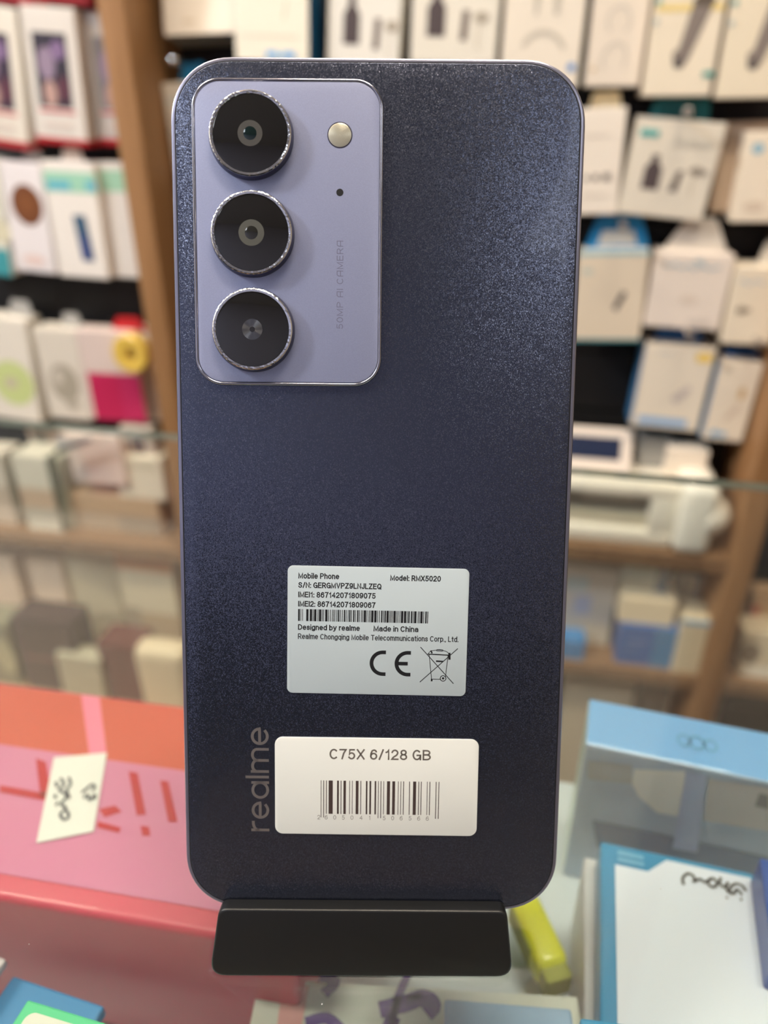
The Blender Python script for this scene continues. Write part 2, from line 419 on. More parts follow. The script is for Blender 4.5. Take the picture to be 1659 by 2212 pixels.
# ------------------------------------------------------------------ boxes on the wall
GS = 'stock on the open shelves'
def quad_frame(tl, tr, bl, v):
    a = Vector(on_wall(*tl, v)); b = Vector(on_wall(*tr, v)); c = Vector(on_wall(*bl, v))
    w = (b - a).length; h = (c - a).length
    roll = math.atan2((b - a).y, (b - a).x)
    roll2 = math.atan2((a - c).y, (a - c).x) - math.pi / 2
    roll = (roll + roll2) / 2
    ctr = (b + c) / 2
    base = ctr - Vector((-math.sin(roll), math.cos(roll))) * h / 2
    return base, w, h, roll
def shop_box(name, label, cat, tl, tr, bl, v, depth, body, prints=(), tab=None, group=None, side=None, foot=None, bev=0.0012, rest=None, yaw=0.0, pitch=0.0):
    """a carton whose front face has the given corners; prints: (kind, data, colour) in 0..1 of the face from its upper left"""
    base, w, h, roll = quad_frame(tl, tr, bl, v)
    if group == GS and name != 'packet': roll = 0.0
    bz = base.y
    if rest is not None:
        top = base.y + h
        if abs(rest - S3) < .001: top = min(top, S2 - .0225)
        if S3R - .001 <= rest < S2R - .03 and base.x > LB[1]: top = min(top, S2R - .0225)
        bz = rest; h = max(top - rest, .012)
    ul, ur = base.x - w / 2, base.x + w / 2        # stay clear of the upright boards
    lo, hi = (-9, LB[0] - .001) if base.x < (LB[0] + LB[1]) / 2 else ((LB[1] + .001, RB[0] - .001) if base.x < (RB[0] + RB[1]) / 2 else (RB[1] + .001, 9))
    mg = abs(h * math.sin(roll)); lo += mg * (base.x - w / 2 < lo + mg); hi -= mg * (base.x + w / 2 > hi - mg)
    if v < BOARD_V and (ul < lo or ur > hi):
        ul, ur = max(ul, lo), min(ur, hi); w = ur - ul; base.x = (ul + ur) / 2
    M = Matrix.Translation(wp(base.x, v, bz)) @ Matrix.Rotation(YAW + yaw, 4, 'Z') @ Matrix.Rotation(-roll, 4, 'Y') @ Matrix.Rotation(pitch, 4, 'X')
    bm = bmesh.new()
    mats = [card(body)]
    box(bm, -w / 2, w / 2, 0, depth, 0, h, bev, 0)
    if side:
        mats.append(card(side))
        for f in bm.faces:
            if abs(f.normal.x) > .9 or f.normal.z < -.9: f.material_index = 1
    if foot:                        # a coloured strip that wraps the foot of the box
        mats.append(card(foot[1])); k = len(mats) - 1
        box(bm, -w / 2 - .0004, w / 2 + .0004, -.0004, depth + .0004, -.0004, h * foot[0], 0, k)
    old = set(bm.faces)
    th = 0.0003
    pf = []
    def X(a): return -w / 2 + w * a
    def Z(b): return h * (1 - b)
    for lay, pr in enumerate(prints):
        kind, d, c = pr
        mats.append(ink(c)); k = len(mats) - 1
        y = -th * (1 + lay * 0.35)
        if kind == 'rect':
            a0, b0, a1, b1 = d
            pf.append(flat(bm, [(X(a0), Z(b0)), (X(a1), Z(b0)), (X(a1), Z(b1)), (X(a0), Z(b1))], y, 0, k))
        elif kind == 'poly':
            pf.append(flat(bm, [(X(a), Z(b)) for a, b in d], y, 0, k))
        elif kind == 'oval':
            cx, cz, rx, rz = d[:4]
            pf.append(flat(bm, oval(X(cx), Z(cz), rx * w, rz * h, rot=d[4] if len(d) > 4 else 0), y, 0, k))
        elif kind == 'line':
            pts, wd = d
            stroke(bm, [(X(a), Z(b)) for a, b in pts], wd * w, y, 0, k)
    keep = [f for f in bm.faces if f not in old]
    me_faces = [f for f in bm.faces if f in old]
    bmesh.ops.recalc_face_normals(bm, faces=me_faces)
    for f in keep:
        f.normal_update()
        if f.normal.y > 0: f.normal_flip()
    def finish(nm, parent=None, matrix=None):
        me = bpy.data.meshes.new(nm); bm.to_mesh(me); bm.free()
        for m in mats: me.materials.append(m)
        o = bpy.data.objects.new(nm, me); COL.objects.link(o)
        if parent is not None: o.parent = parent
        if matrix is not None: o.matrix_world = matrix
        return o
    if tab:
        e = empty(name, M)
        finish('box_body', e)
        # tab: (half width at foot, half width at top, height, colour, x shift[, inset colour]) as shares of w
        f0, f1, th_, tc, sh = tab[:5]
        tb = bmesh.new()
        H = th_ * w; x0 = sh * w
        outline = [(x0 + f1 * w * .8, h + H), (x0 - f1 * w * .8, h + H), (x0 - f1 * w, h + H * .85), (x0 - f0 * w, h - .0005), (x0 + f0 * w, h - .0005), (x0 + f1 * w, h + H * .85)]
        ty = depth * .45
        plate(tb, outline, ty, ty + .0012)
        tm = [tc if not isinstance(tc, (tuple, list)) else card(tc)]
        if len(tab) > 5:
            tm.append(card(tab[5]))
            flat(tb, [(x0 - f0 * w * .62, h + H * .08), (x0 + f0 * w * .62, h + H * .08), (x0 + f1 * w * .7, h + H * .5), (x0 - f1 * w * .7, h + H * .5)], ty, .0003, 1)
        link('hang_tab', tb, tm, e)
        o = e
    else:
        o = finish(name, None, M)
    tag(o, label, cat, group)
    return o
def hook(label, px, py, v):
    u, z = on_wall(px, py, v)
    bm = bmesh.new()
    prof = [(0.0022, 0.0005 + v), (0.0022, 0.004)]
    lathe(bm, [(0.0022, v - .0005), (0.0022, 0.004)], 0, 0, 16)
    lathe(bm, [(0.0005, -0.0005), (0.003, .0005), (0.0045, 0.003), (0.003, 0.0062), (0.0022, 0.0066)], 0, 0, 20)
    o = link('display_hook', bm, STEEL, smooth=True, matrix=wall_matrix(u, v, z))
    return tag(o, label, 'hook', 'display hooks of the slat wall')

CREAM = (238, 232, 220)
PINKISH = (236, 226, 216)
BEIGE = (226, 217, 202)
RED = (176, 22, 30)
G = 'hanging boxes on the black slat wall'
# --- left bay, upper row: white boxes with a red foot
def phone_case_prints(dark=(58, 44, 62)):
    return [('rect', (.16, .18, .80, .72), dark), ('oval', (.38, .40, .16, .12), (150, 130, 150)), ('oval', (.62, .30, .14, .07), (130, 104, 140)),
            ('oval', (.40, .62, .13, .10), (186, 150, 140)), ('oval', (.66, .58, .10, .10), (96, 52, 66)), ('rect', (.14, .74, .84, .76), (206, 80, 84)), ('rect', (.2, .84, .75, .875), (214, 196, 184))]
shop_box('phone_case_box', 'white red-footed box with dark picture, cut by the left frame edge', 'box', (-68, 10), (42, 14), (-50, 309), .055, .03, BEIGE, phone_case_prints(), foot=(.05, RED), group='red-footed boxes')
shop_box('phone_case_box', 'white red-footed box with dark phone picture, the whole one in the row', 'box', (48, 14), (165, 14), (74, 308), .06, .03, (222, 214, 204), phone_case_prints((52, 46, 58)),
         foot=(.045, RED), tab=(.2, .16, .18, (196, 60, 52), -.3), group='red-footed boxes')
shop_box('phone_case_box', 'red-footed box half hidden behind the brown upright board', 'box', (178, 24), (300, 24), (212, 312), .045, .03, (198, 192, 186), phone_case_prints((120, 116, 120)),
         foot=(.05, RED), tab=(.18, .16, .2, (176, 40, 60), -.38), group='red-footed boxes')
for k, (a, lab) in enumerate(((-60, 'foot of a dark red box at the very top left corner'), (60, 'foot of a dark red box at the top edge, nearest the brown upright board'))):
    shop_box('red_box', lab, 'box', (a, -220), (a + 118, -220), (a + 14, 5), .055, .03, (150, 24, 30), group='dark red boxes at the top edge')
# --- left bay, middle row
shop_box('accessory_box', 'white box with teal corner at the left frame edge', 'box', (-110, 338), (2, 340), (-90, 584), .05, .03, (226, 222, 206), [('rect', (.0, .76, 1.0, 1.0), (64, 150, 156)), ('oval', (.85, .6, .3, .1), (214, 205, 176))], group='white boxes in the middle left row')
shop_box('accessory_box', 'white box with a round brown picture', 'box', (3, 352), (92, 352), (30, 586), .055, .03, (232, 224, 222), [('oval', (.54, .37, .375, .185), (116, 66, 34)), ('oval', (.54, .36, .2, .09), (128, 76, 38)), ('oval', (.5, .88, .28, .05), (226, 200, 190))],
         tab=(.24, .2, .24, PLASTIC, .2), group='white boxes in the middle left row')
shop_box('accessory_box', 'white box with green header and a dark blue phone picture', 'box', (93, 350), (205, 350), (126, 598), .06, .03, (236, 228, 218),
         [('rect', (.0, .08, 1.0, .25), (160, 208, 180)), ('rect', (.05, .16, .5, .23), (96, 178, 196)), ('rect', (.8, .15, 1.0, .22), (100, 180, 200)), ('poly', [(.46, .44), (.70, .44), (.77, .84), (.53, .84)], (46, 84, 112)), ('poly', [(.56, .6), (.66, .6), (.72, .82), (.56, .82)], (54, 66, 130))],
         tab=(.22, .16, .22, (226, 214, 200), .0), group='white boxes in the middle left row')
shop_box('accessory_box', 'white box with a pale green header beside the brown upright board', 'box', (210, 352), (318, 352), (244, 600), .05, .03, (228, 220, 210), [('rect', (.02, .06, .9, .24), (164, 206, 176))], group='white boxes in the middle left row')
# --- left bay, lower row
shop_box('accessory_box', 'cream box with a light green blot at the left frame edge', 'box', (-46, 686), (62, 690), (-20, 902), .055, .035, BEIGE, [('oval', (.55, .62, .42, .22), (196, 206, 138)), ('oval', (.5, .62, .14, .06), (196, 186, 160))],
         tab=(.24, .18, .3, PLASTIC, .3), group='cream boxes in the lower left row')
shop_box('accessory_box', 'cream box with a grey round gadget picture', 'box', (74, 712), (166, 712), (106, 904), .06, .035, (218, 208, 192), [('oval', (.52, .58, .34, .21), (168, 158, 140)), ('oval', (.40, .52, .11, .08), (206, 196, 180)), ('oval', (.62, .82, .16, .06), (178, 168, 150))],
         tab=(.24, .18, .3, PLASTIC, .3), group='cream boxes in the lower left row')
shop_box('accessory_box', 'box with a crimson lower half, behind the yellow tape ring', 'box', (166, 716), (290, 716), (196, 906), .065, .03, (218, 198, 188), [('rect', (.07, .46, 1.0, 1.0), (196, 42, 92)), ('rect', (.1, .5, .62, .98), (188, 30, 80))],
         tab=(.3, .2, .2, (190, 34, 40), .36), group='cream boxes in the lower left row')
shop_box('accessory_box', 'plain white narrow box next to the crimson one', 'box', (290, 715), (322, 715), (316, 908), .05, .06, (226, 214, 200), [('rect', (.0, .45, .25, 1.0), (150, 60, 70))], group='cream boxes in the lower left row')
# yellow tape ring hung over the crimson box
u, z = on_wall(280, 766, .085)
bm = bmesh.new()
R0, R1 = .0245, .0075
lathe(bm, [(R1, 0.0), (R0 - .002, -.001), (R0, .001), (R0, .015), (R0 - .002, .0165), (R1, .016), (R1, 0.0)], 0, 0, 48, cap=False)
o = link('tape_roll', bm, mat('yellow_tape', (226, 190, 84), .4, coat=.3), smooth=True, matrix=wall_matrix(u, .085, z))
tag(o, 'yellow tape roll hanging in front of the crimson box', 'tape roll')

# --- right bay, top row
bottle = lambda a, b, w, h: [('poly', [(a, b), (a, b - h * .62), (a + w * .28, b - h * .8), (a + w * .28, b - h), (a + w * .72, b - h), (a + w * .72, b - h * .8), (a + w, b - h * .62), (a + w, b)], (84, 72, 72))]
def charger_prints(x=.2, b=.78, s=1.0):
    return bottle(x, b, .23 * s, .42 * s) + [('poly', [(x + .42 * s, b + .03), (x + .44 * s, b - .24 * s), (x + .53 * s, b - .24 * s), (x + .51 * s, b + .03)], (120, 106, 98)),
            ('oval', (x + .68 * s, b - .18 * s, .09 * s, .05 * s), (176, 164, 146)), ('line', ([(x + .66 * s, b - .16 * s), (x + .64 * s, b + .04), (x + .66 * s, b + .1)], .012), (196, 184, 164))]
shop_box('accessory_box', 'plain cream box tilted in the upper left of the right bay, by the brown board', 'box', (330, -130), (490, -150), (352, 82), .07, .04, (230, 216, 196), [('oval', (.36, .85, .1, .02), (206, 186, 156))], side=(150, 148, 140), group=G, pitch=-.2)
shop_box('accessory_box', 'cream box with a blue side and blue lettering above the camera module', 'box', (500, -120), (668, -120), (508, 132), .075, .05, (248, 238, 218), [('poly', [(.66, .62), (.7, .46), (.72, .46), (.68, .62)], (206, 196, 176)), ('rect', (.1, .76, .86, .775), (216, 214, 196)), ('rect', (.42, .90, .58, .96), (112, 176, 226)), ('rect', (.64, .90, .82, .96), (104, 172, 226)), ('rect', (.58, .92, .66, .955), (156, 200, 230))],
         side=(20, 96, 140), group=G)
shop_box('accessory_box', 'cream box with dark bottle picture, right of the blue-sided box', 'box', (716, -120), (880, -120), (702, 140), .06, .035, CREAM, charger_prints(.22, .82, .98), group=G)
shop_box('accessory_box', 'cream box with dark bottle picture cut by the top frame edge', 'box', (896, -130), (1092, -130), (886, 136), .066, .035, (236, 228, 212), charger_prints(.18, .77, .92), group=G)
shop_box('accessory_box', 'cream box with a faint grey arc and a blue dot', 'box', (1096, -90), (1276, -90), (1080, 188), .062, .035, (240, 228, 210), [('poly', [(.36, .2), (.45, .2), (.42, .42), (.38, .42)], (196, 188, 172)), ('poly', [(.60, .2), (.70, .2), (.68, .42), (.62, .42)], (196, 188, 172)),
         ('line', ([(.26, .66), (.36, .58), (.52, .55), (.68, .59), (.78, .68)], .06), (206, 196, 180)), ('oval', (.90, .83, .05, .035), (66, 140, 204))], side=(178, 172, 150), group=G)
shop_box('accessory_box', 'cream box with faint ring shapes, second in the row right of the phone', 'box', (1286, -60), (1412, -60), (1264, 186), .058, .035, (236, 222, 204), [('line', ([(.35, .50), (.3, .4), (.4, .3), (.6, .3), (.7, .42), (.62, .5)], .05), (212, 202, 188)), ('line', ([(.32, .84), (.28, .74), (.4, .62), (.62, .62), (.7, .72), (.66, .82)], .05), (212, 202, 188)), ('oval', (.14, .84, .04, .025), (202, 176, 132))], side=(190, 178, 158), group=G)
def mic_prints(dx=0.0, yellow=True):
    p = [('poly', [(.36 + dx, .66), (.44 + dx, .62), (.56 + dx, .25), (.84 + dx, .28), (.60 + dx, .70), (.52 + dx, .78), (.40 + dx, .76)], (138, 126, 118)), ('oval', (.70 + dx, .27, .16, .045), (104, 92, 80)), ('oval', (.46 + dx, .735, .075, .04), (98, 90, 86)),
         ('rect', (.84, .805, 1.0, .85), (44, 156, 148)), ('oval', (.06, .27, .05, .025), (150, 190, 180)), ('oval', (.06, .42, .04, .025), (190, 200, 196))]
    if yellow: p.insert(0, ('rect', (.05, .29, .98, .345), (240, 214, 140)))
    return p
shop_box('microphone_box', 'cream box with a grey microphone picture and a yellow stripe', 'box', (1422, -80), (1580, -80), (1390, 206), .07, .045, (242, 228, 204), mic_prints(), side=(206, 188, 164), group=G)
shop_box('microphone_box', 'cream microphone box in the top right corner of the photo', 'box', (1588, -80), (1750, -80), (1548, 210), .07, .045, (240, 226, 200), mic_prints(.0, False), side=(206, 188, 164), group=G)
# --- right bay, second row
shop_box('accessory_box', 'cream box with a light blue tab peeking out left of the phone', 'box', (304, 180), (420, 176), (346, 397), .06, .035, (232, 220, 200), [('rect', (.1, .14, .9, .2), (216, 216, 206)), ('oval', (.2, .86, .09, .05), (120, 170, 220))],
         tab=(.46, .32, .46, (30, 152, 206), .32), group=G)
hook('hook tip poking through the light blue tab left of the phone', 371, 131, .10)
shop_box('accessory_box', 'white box with a white tab right of the phone, under the ring-shape box', 'box', (1190, 236), (1354, 232), (1180, 464), .06, .035, (242, 230, 214), [('rect', (.5, .62, .56, .665), (96, 88, 84)), ('rect', (.62, .61, .70, .665), (110, 100, 92)), ('rect', (.76, .60, .86, .67), (110, 100, 92)), ('rect', (.46, .24, .8, .255), (222, 210, 196)), ('rect', (.5, .80, .84, .815), (216, 206, 190))],
         tab=(.22, .18, .2, (240, 222, 180), .22), group=G)
shop_box('accessory_box', 'tilted cream box with a teal tab and a dark bottle picture', 'box', (1373, 240), (1560, 276), (1345, 452), .06, .035, (230, 220, 202), bottle(.2, .72, .2, .36) + [('poly', [(.52, .72), (.58, .50), (.65, .50), (.61, .72)], (110, 98, 90)), ('oval', (.79, .49, .08, .045), (150, 138, 124)), ('oval', (.86, .5, .06, .03), (150, 138, 124)), ('line', ([(.78, .52), (.77, .64), (.79, .74)], .015), (190, 178, 160)),
         ('rect', (.06, .12, .27, .19), (86, 176, 170)), ('rect', (.46, .16, .9, .24), (214, 206, 190))], tab=(.34, .30, .28, (26, 116, 120), -.02), group=G)
hook('hook tip poking through the teal tab', 1487, 242, .10)
shop_box('accessory_box', 'brownish cream box behind the last box of the second row', 'box', (1562, 262), (1710, 264), (1537, 456), .045, .03, (196, 172, 146), [('oval', (.28, .15, .12, .06), (180, 156, 132))], group=G)
shop_box('accessory_box', 'cream box cut by the right frame edge in the second row', 'box', (1612, 282), (1780, 284), (1582, 478), .065, .04, (242, 228, 206), [('oval', (.2, .18, .09, .06), (150, 190, 206)), ('oval', (.3, .82, .16, .06), (220, 202, 180))], tab=(.3, .24, .22, (168, 172, 168), .2), group=G)
# --- right bay, third row
shop_box('adapter_box', 'cream box with a big blue tab and a small black stick picture', 'box', (1250, 540), (1402, 542), (1240, 734), .06, .035, (228, 212, 188), [('poly', [(.55, .62), (.67, .43), (.74, .46), (.61, .66)], (84, 76, 76)), ('rect', (.0, .0, 1.0, .05), (160, 200, 206)), ('oval', (.14, .22, .08, .03), (190, 200, 190)), ('rect', (.0, .975, 1.0, 1.0), (70, 150, 160))],
         tab=(.46, .32, .5, (24, 130, 190), .04, (206, 206, 200)), group=G)
hook('hook tip in front of the big blue tab', 1345, 489, .10)
shop_box('adapter_box', 'white box with a pale tab and a line of blue lettering', 'box', (1420, 543), (1590, 552), (1390, 704), .065, .04, (238, 224, 210), [('line', ([(.10, .16), (.2, .18), (.26, .15), (.34, .19), (.44, .16), (.52, .2), (.6, .15), (.7, .19), (.84, .16)], .035), (176, 190, 196)), ('rect', (.5, .07, .62, .13), (190, 200, 200)), ('oval', (.52, .6, .12, .06), (228, 212, 196)), ('rect', (.56, .86, .86, .93), (220, 208, 196))],
         tab=(.42, .22, .42, (208, 200, 188), .02), group=G)
shop_box('adapter_box', 'cream box with a small dark print at the right frame edge in the third row', 'box', (1592, 575), (1760, 580), (1556, 742), .07, .04, (240, 226, 202), [('line', ([(.1, .2), (.2, .18), (.3, .22), (.4, .18), (.6, .2)], .04), (190, 200, 206)), ('oval', (.27, .55, .10, .05), (150, 136, 116)), ('oval', (.4, .545, .05, .03), (170, 156, 134))],
         tab=(.34, .26, .46, (206, 200, 188), .3), group=G)
# --- right bay, lowest row: blue-rimmed boxes
def blue_rim(extra):
    return [('rect', (.055, .03, .975, .975), (238, 226, 206))] + extra
shop_box('adapter_box', 'blue-sided box with a yellow mark and a light blue bar', 'box', (1394, 740), (1548, 756), (1362, 918), .06, .045, (226, 214, 196), blue_rim([('rect', (.74, .06, .95, .16), (244, 208, 96)), ('rect', (.1, .86, .82, .955), (148, 184, 220)), ('poly', [(.5, .62), (.72, .44), (.78, .5), (.6, .68)], (206, 194, 186)), ('rect', (.2, .07, .4, .10), (216, 212, 204))]), side=(60, 120, 168),
         tab=(.36, .3, .2, (22, 92, 156), -.02), group=G)
hook('hook tip in front of the dark blue tab of the yellow-marked box', 1490, 727, .10)
shop_box('adapter_box', 'blue-sided box with blue lettering at the lower right of the wall', 'box', (1556, 776), (1720, 792), (1515, 946), .065, .045, (226, 212, 192), blue_rim([('oval', (.68, .38, .08, .08), (206, 176, 126)), ('poly', [(.4, .68), (.66, .5), (.74, .58), (.46, .76)], (220, 204, 184)), ('rect', (.2, .87, .34, .95), (108, 172, 216)), ('rect', (.37, .885, .56, .94), (120, 180, 220)), ('rect', (.14, .08, .3, .11), (212, 208, 196))]), side=(76, 140, 184),
         tab=(.42, .36, .2, (20, 84, 146), .06), group=G)
hook('hook tip at the right frame edge above the blue-lettered box', 1646, 745, .10)

# ------------------------------------------------------------------ stock on the open shelves (seen through the counter glass)
SH = 'box'
shop_box('carton', 'pale carton on the shelf at the left frame edge, under the green-blot box', SH, (-70, 985), (30, 988), (-58, 1165), .09, .05, (226, 212, 192), [('rect', (0, .45, 1, 1), (200, 180, 158))], group=GS, rest=S2)
shop_box('carton', 'pale carton with a tan lower half beside the leftmost shelf carton', SH, (38, 988), (112, 988), (60, 1165), .10, .05, (224, 214, 192), [('rect', (0, .42, 1, .68), (206, 178, 150)), ('rect', (0, .68, 1, .82), (178, 168, 148))], side=(120, 130, 118), group=GS, rest=S2)
shop_box('carton', 'narrow greenish grey carton left of the tan cardboard box', SH, (116, 992), (148, 992), (128, 1165), .085, .05, (196, 190, 168), group=GS, rest=S2)
shop_box('cardboard_box', 'tan cardboard box lying under the pink packet', SH, (150, 1072), (345, 1072), (158, 1165), .08, .06, (206, 172, 138), [('rect', (0, .5, 1, 1), (178, 154, 128)), ('rect', (.55, .5, 1, 1), (160, 142, 122))], group=GS, rest=S2)
shop_box('packet', 'pale pink flat packet leaning over the tan cardboard box', 'packet', (172, 968), (268, 922), (150, 1060), .085, .012, (232, 208, 192), group=GS)
shop_box('accessory_box', 'white box on the tan cardboard box next to the phone edge', SH, (256, 990), (358, 990), (254, 1076), .08, .05, (232, 222, 196), [('rect', (.1, .1, .9, .3), (214, 206, 178))], group=GS)
shop_box('gadget', 'small pale gadget with a dark screen under the crimson box', 'gadget', (262, 922), (332, 926), (266, 988), .07, .02, (200, 188, 172), [('rect', (.3, .16, .74, .8), (78, 80, 78))], group=GS)
shop_box('packet', 'peach packet below the grey-gadget box, left of the pink packet', 'packet', (60, 930), (165, 925), (70, 985), .03, .02, (236, 206, 180), [('rect', (.1, .1, .4, .9), (150, 140, 120)), ('oval', (.75, .4, .2, .2), (240, 232, 226))], group=GS)  # the pale oval is glare painted onto the packet
# a pen lying across
a = on_wall(120, 972, .105); b = on_wall(196, 950, .105)
bm = bmesh.new()
ln = math.hypot(b[0] - a[0], b[1] - a[1])
rings = []
for (t, r) in ((0, .001), (.03, .0025), (.1, .004), (.85, .004), (.9, .003), (1.0, .003)):
    rings.append([(t * ln, r * math.cos(q * math.pi / 6), r * math.sin(q * math.pi / 6)) for q in range(12)])
loft(bm, rings)
o = link('pen', bm, mat('dark_plastic', (60, 66, 74), .3), smooth=True, matrix=wall_matrix(a[0], .105, a[1]) @ Matrix.Rotation(-math.atan2(b[1] - a[1], b[0] - a[0]), 4, 'Y'))
tag(o, 'dark pen lying over the pale cartons on the shelf', 'pen')
# shelf under S2 on the left
shop_box('carton', 'pinkish tan carton standing at the left frame edge on the lower shelf', SH, (-40, 1206), (64, 1208), (-24, 1436), .09, .06, (222, 194, 166), [('rect', (0, .55, 1, 1), (196, 172, 142))], group=GS, rest=S3)
shop_box('carton', 'pinkish tan carton second from the left on the lower shelf', SH, (82, 1206), (156, 1208), (100, 1436), .085, .06, (224, 196, 168), [('rect', (0, .6, 1, 1), (178, 158, 130)), ('poly', [(.1, .5), (.5, .45), (.55, .8), (.2, .85)], (140, 122, 104))], group=GS, rest=S3)
shop_box('carton', 'khaki carton with a slanting top, third from the left on the lower shelf', SH, (170, 1190), (256, 1186), (182, 1436), .09, .07, (206, 192, 160), [('rect', (0, .55, 1, .62), (172, 156, 128)), ('rect', (.2, .62, .5, 1), (190, 176, 146)), ('rect', (.55, .65, .95, .8), (196, 168, 140))], group=GS, rest=S3, yaw=.25)
shop_box('carton', 'cream carton with an orange lid beside the phone edge on the lower shelf', SH, (276, 1216), (395, 1210), (272, 1436), .095, .07, (212, 198, 166), [('rect', (0, 0, 1, .1), (222, 158, 116)), ('rect', (0, .45, 1, 1), (186, 160, 126)), ('rect', (0, .42, .3, .9), (168, 150, 124))], group=GS, rest=S3)
shop_box('packet', 'greyish packet on top of the orange-lidded carton', 'packet', (290, 1126), (395, 1120), (292, 1206), .05, .03, (176, 158, 142), group=GS)
CRZ = on_wall(100, 1490, .18)[1]
_u0 = on_wall(-80, 1490, .18)[0]; _u1 = on_wall(420, 1490, .18)[0]
bm = bmesh.new(); box(bm, _u0, _u1, -.30, -.125, 0, CRZ, .002)
tag(link('storage_carton', bm, card((176, 140, 104)), matrix=WM), 'large brown carton on the floor under the small dark cartons', 'carton')
shop_box('carton', 'dark purplish carton in front of the pinkish tan cartons', SH, (36, 1345), (160, 1345), (52, 1480), .18, .05, (62, 46, 44), [('rect', (.1, .5, .9, .55), (110, 70, 64))], group=GS, rest=CRZ)
shop_box('carton', 'maroon carton slanting beside the khaki carton', SH, (212, 1392), (300, 1400), (226, 1490), .18, .05, (88, 40, 34), group=GS, rest=CRZ)
shop_box('packet', 'greenish grey packet between the dark purplish and maroon cartons', 'packet', (126, 1420), (216, 1424), (130, 1490), .19, .03, (174, 166, 140), group=GS, rest=CRZ)
shop_box('carton', 'olive carton at the left frame edge above the red box', SH, (-60, 1350), (32, 1354), (-50, 1480), .18, .05, (128, 124, 100), [('oval', (.8, .5, .25, .3), (168, 160, 124))], group=GS, rest=CRZ)
shop_box('packet', 'cream rounded packet low beside the phone edge', 'packet', (292, 1412), (400, 1410), (294, 1490), .19, .04, (206, 188, 154), group=GS, bev=.012, rest=CRZ)

# --- white machine with a tilted screen
e_u, e_z = on_wall(1340, 1175, .10)
base, mw, mh, _ = quad_frame((1100, 1030), (1462, 1054), (1100, 1172), .10)
mh = base.y + mh - S2R
MT = S2R + mh
M = wall_matrix(base.x, .10, S2R)
e = empty('desktop_machine', M)
tag(e, 'white desktop machine with a raised navy screen on the ochre shelf', 'machine')
WHITE = mat('white_plastic', (238, 230, 212), .35, coat=.2)
bm = bmesh.new()
ww, dd = mw / 2, .085
box(bm, -ww, ww, 0, dd, 0, mh * .24, .003)                      # foot
box(bm, -ww, ww, 0, dd, mh * .82, mh, .003)                     # upper cover
box(bm, ww - .03, ww, 0.001, dd, mh * .15, mh * .88, .002)      # right cheek
box(bm, -ww, -ww + .03, 0.001, dd, mh * .15, mh * .88, .002)
link('housing', bm, WHITE, e, smooth=True)
bm = bmesh.new(); box(bm, -ww + .028, ww - .028, .022, dd - .004, mh * .15, mh * .88)
link('recess', bm, mat('grey_recess', (150, 140, 128), .5), e)
bm = bmesh.new(); box(bm, -ww + .03, ww - .03, .012, .03, mh * .28, mh * .44, .002)
link('paper_tray', bm, mat('tray', (196, 186, 162), .5), e)
# screen on top
su0, sz0 = on_wall(1150, 1004, .07); su1, sz1 = on_wall(1366, 1004, .07); _, sz2 = on_wall(1300, 905, .03)
sw = (su1 - su0); sx = (su0 + su1) / 2 - base.x
scr_h = math.hypot(sz2 - sz0, .04) * .86
sm = Matrix.Translation((sx, .030, mh)) @ Matrix.Rotation(math.radians(-32), 4, 'X')
bm = bmesh.new(); box(bm, -sw / 2, sw / 2, 0, .012, 0, scr_h, .003)
fr = link('screen_frame', bm, mat('screen_frame', (226, 212, 198), .4), e, matrix=sm)
bm = bmesh.new(); flat(bm, [(-sw / 2 + .012, .016), (sw / 2 - .014, .016), (sw / 2 - .014, scr_h - .012), (-sw / 2 + .012, scr_h - .012)], 0, .0006, 0)
sc_ = link('screen', bm, mat('navy_screen', (20, 32, 62), .45, spec=.25), fr); face_front(sc_)
# white appliance right of the machine
base, aw, ah, _ = quad_frame((1462, 1064), (1590, 1074), (1462, 1200), .13)
ah = base.y + ah - S2R
M = wall_matrix(base.x - .006, .115, S2R)
e = empty('rounded_appliance', M)
tag(e, 'bright white rounded appliance right of the white machine', 'appliance')
bm = bmesh.new(); box(bm, -aw * .40, aw * .28, 0, .085, 0, ah, .012, 0, 4)
link('housing', bm, mat('bright_white_plastic', (246, 240, 224), .25, coat=.5), e, smooth=True)
bm = bmesh.new()
lathe(bm, [(.001, -.018), (.012, -.016), (.022, -.008), (.025, .004), (.025, .03)], 0, 0, 32)
link('round_cap', bm, mat('bright_white_plastic', (246, 240, 224), .25, coat=.5), e, smooth=True, matrix=Matrix.Translation((aw * .28, .02, ah * .5)) @ Matrix.Rotation(math.radians(50), 4, 'Z'))
shop_box('paper_pad', 'white paper pad lying on the white machine', 'paper pad', (1432, 968), (1520, 976), (1440, 1018), .06, .03, (238, 224, 206), group=GS, rest=MT)
shop_box('carton', 'grey carton standing between the navy screen and the paper pad', SH, (1372, 944), (1440, 950), (1376, 1030), .045, .03, (150, 148, 142), group=GS, rest=MT)
# --- right lower shelf stock
shop_box('accessory_box', 'greyish white box with blue marks on the lower shelf, right of the phone edge', SH, (1196, 1226), (1322, 1230), (1190, 1400), .07, .05, (196, 190, 182), [('rect', (.1, .1, .5, .3), (170, 196, 206)), ('rect', (.3, .35, .6, .6), (160, 172, 206)), ('rect', (.5, .72, 1, 1), (206, 194, 172))], group=GS, rest=S3R)
shop_box('accessory_box', 'bright blue box low at the right phone edge', SH, (1170, 1380), (1258, 1384), (1170, 1440), .11, .03, (40, 120, 176), group=GS, rest=S3R)
shop_box('accessory_box', 'royal blue box with pale lettering on the lower shelf', SH, (1334, 1352), (1462, 1358), (1326, 1436), .105, .05, (28, 92, 160), [('rect', (.6, 0, 1, 1), (36, 118, 168)), ('rect', (.15, .35, .5, .42), (90, 130, 180)), ('rect', (.12, .55, .42, .6), (80, 124, 176))], group=GS, rest=S3R)
